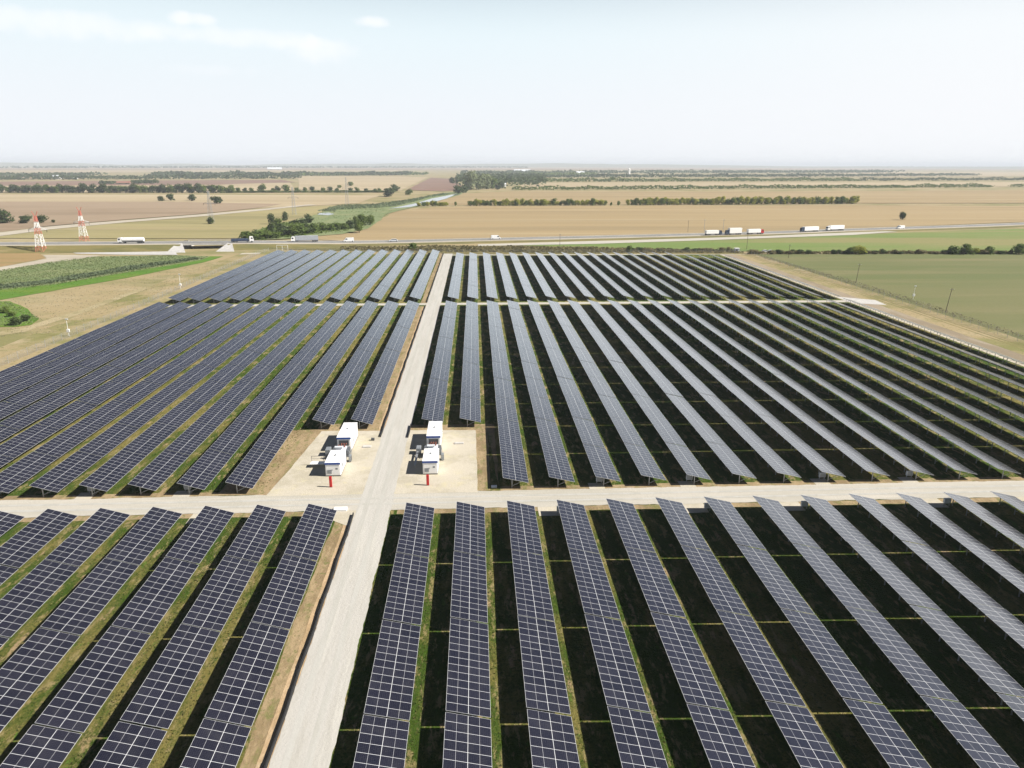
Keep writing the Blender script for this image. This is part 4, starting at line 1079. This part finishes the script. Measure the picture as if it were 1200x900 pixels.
foliage_mass('hedge', line_fn(884,298.0,1260,297.2,2.2,1.7), 1500, .8, .8, 'leafbrown', 'low continuous brownish hedge along the far edge of the olive field', 'hedge', 61)
hollow = [at(x,y)[:2] for x,y in [(-40,354),(10,354.5),(30,363),(46,373),(38,379),(20,381.5),(-40,383)]]
lush = [at(x,y)[:2] for x,y in [(-100,380),(0,350.5),(60,340),(150,324.5),(238,306.5),(240,305),(150,320),(60,334.5),(0,340.5),(-100,366)]]
foliage_mass('grass', poly_fn(lush, .35), 1500, .2, .5, 'lushleaf', 'bright green lush grass strip beside the reed bed at left', 'grass', 63)
dry = [at(x,y)[:2] for x,y in [(0,395),(0,354),(60,343),(150,327),(240,309),(300,300),(318,294),(205,338),(110,372),(60,392)]]
foliage_mass('dry_grass', poly_fn(dry, .18), 3500, .16, .7, 'dryweed', 'rough dry grass tufts on the slope left of the fence', 'grass', 64)
foliage_mass('scrub', poly_fn(hollow, .3), 2200, .25, .7, 'reed', 'green weeds filling the small hollow at the left edge', 'weeds', 62)
# grass and weeds in the strips between the front and middle rows
def strip_fn(r):
    k = r.randrange(-9, 15); y = 30+r.random()**1.3*150
    if 94.5 < y < 106 or (k in (0,1,-1,-2) and 94 < y < 134): y = 30+r.random()*63
    if k == -1: k = -3
    x0 = (XR0+P*k) if k >= 0 else (XL0+P*(k+1)); 
    return x0+CW+r.uniform(-.2, 1.7), y, .08
foliage_mass('grass', strip_fn, 30000, .11, .7, 'weed', 'tufts of grass and weeds in the sunlit strips between panel rows', 'grass', 57)

# ------------------------------------------------------------------ far buildings
def house(px, py, wd, dp, h, label, wall='white', roof='roofred', rz=.2):
    p_ = at(px, py); r_ = empty('house', (p_.x, p_.y, 0), rz)
    b = MB(); b.box(-wd/2,wd/2,-dp/2,dp/2,0,h); b.build('wall', M[wall], r_)
    b = MB(); e = .4
    b.add([(-wd/2-e,-dp/2-e,h+.02),(wd/2+e,-dp/2-e,h+.02),(wd/2+e,dp/2+e,h+.02),(-wd/2-e,dp/2+e,h+.02),(-wd/2-e,0,h+dp*.35),(wd/2+e,0,h+dp*.35)],
          [(0,1,5,4),(3,4,5,2),(0,4,3),(1,2,5),(0,3,2,1)]); b.build('roof', M[roof], r_)
    for k in (-1,1):
        w_ = MB(); w_.box(k*wd*.25-wd*.06,k*wd*.25+wd*.06,-dp/2-.06,-dp/2-.01,h*.35,h*.75); w_.build('window', M['glass'], r_)
    tag(r_, label, 'house', 'far houses')
house(584,220,14,10,5,'white house at the foot of the tall pale village trees')
house(590,219,10,8,6,'pale house right of the first village house','white','palegrey')
house(88,210,15,10,7,'small white gabled building in the field at far left','white','white')
house(145,216,30,11,3.5,'low brown farm shed among dark trees at left','wood','roofred')
house(680,204.5,42,22,8,'pale far barn in the wood band right of centre','palegrey','palegrey')
house(612,201.8,110,30,7,'long pale far shed on the horizon band','concrete','palegrey')
house(322,198.8,120,40,5,'long pale far works on the horizon at left','concrete','palegrey')
house(67,210,22,16,7,'tiny pale farm building at far left','white','palegrey')
p_ = at(737,206.5); b = MB(); b.tube((p_.x,p_.y,0),(p_.x,p_.y,30),5,5,12); b.tube((p_.x,p_.y,30.01),(p_.x,p_.y,34),5,.6,12)
tag(b.build('silo', M['white']), 'white silo tower rising from the far wood band', 'silo')

# ------------------------------------------------------------------ air
hz = MB(); hz.box(-46000,46000,-3500,46000,-1.5,112.0)
hm_ = bpy.data.materials.new('haze_air'); hm_.use_nodes = True; ht = hm_.node_tree; ht.nodes.clear()
ho = ht.nodes.new('ShaderNodeOutputMaterial'); pv = ht.nodes.new('ShaderNodeVolumePrincipled')
pv.inputs['Color'].default_value = (.86,.92,1.0,1); pv.inputs['Density'].default_value = .000095; pv.inputs['Anisotropy'].default_value = 0.0
ht.links.new(pv.outputs[0], ho.inputs['Volume'])
tag(hz.build('haze', hm_), 'pale haze of the summer air over the whole plain', 'haze', None, 'stuff')
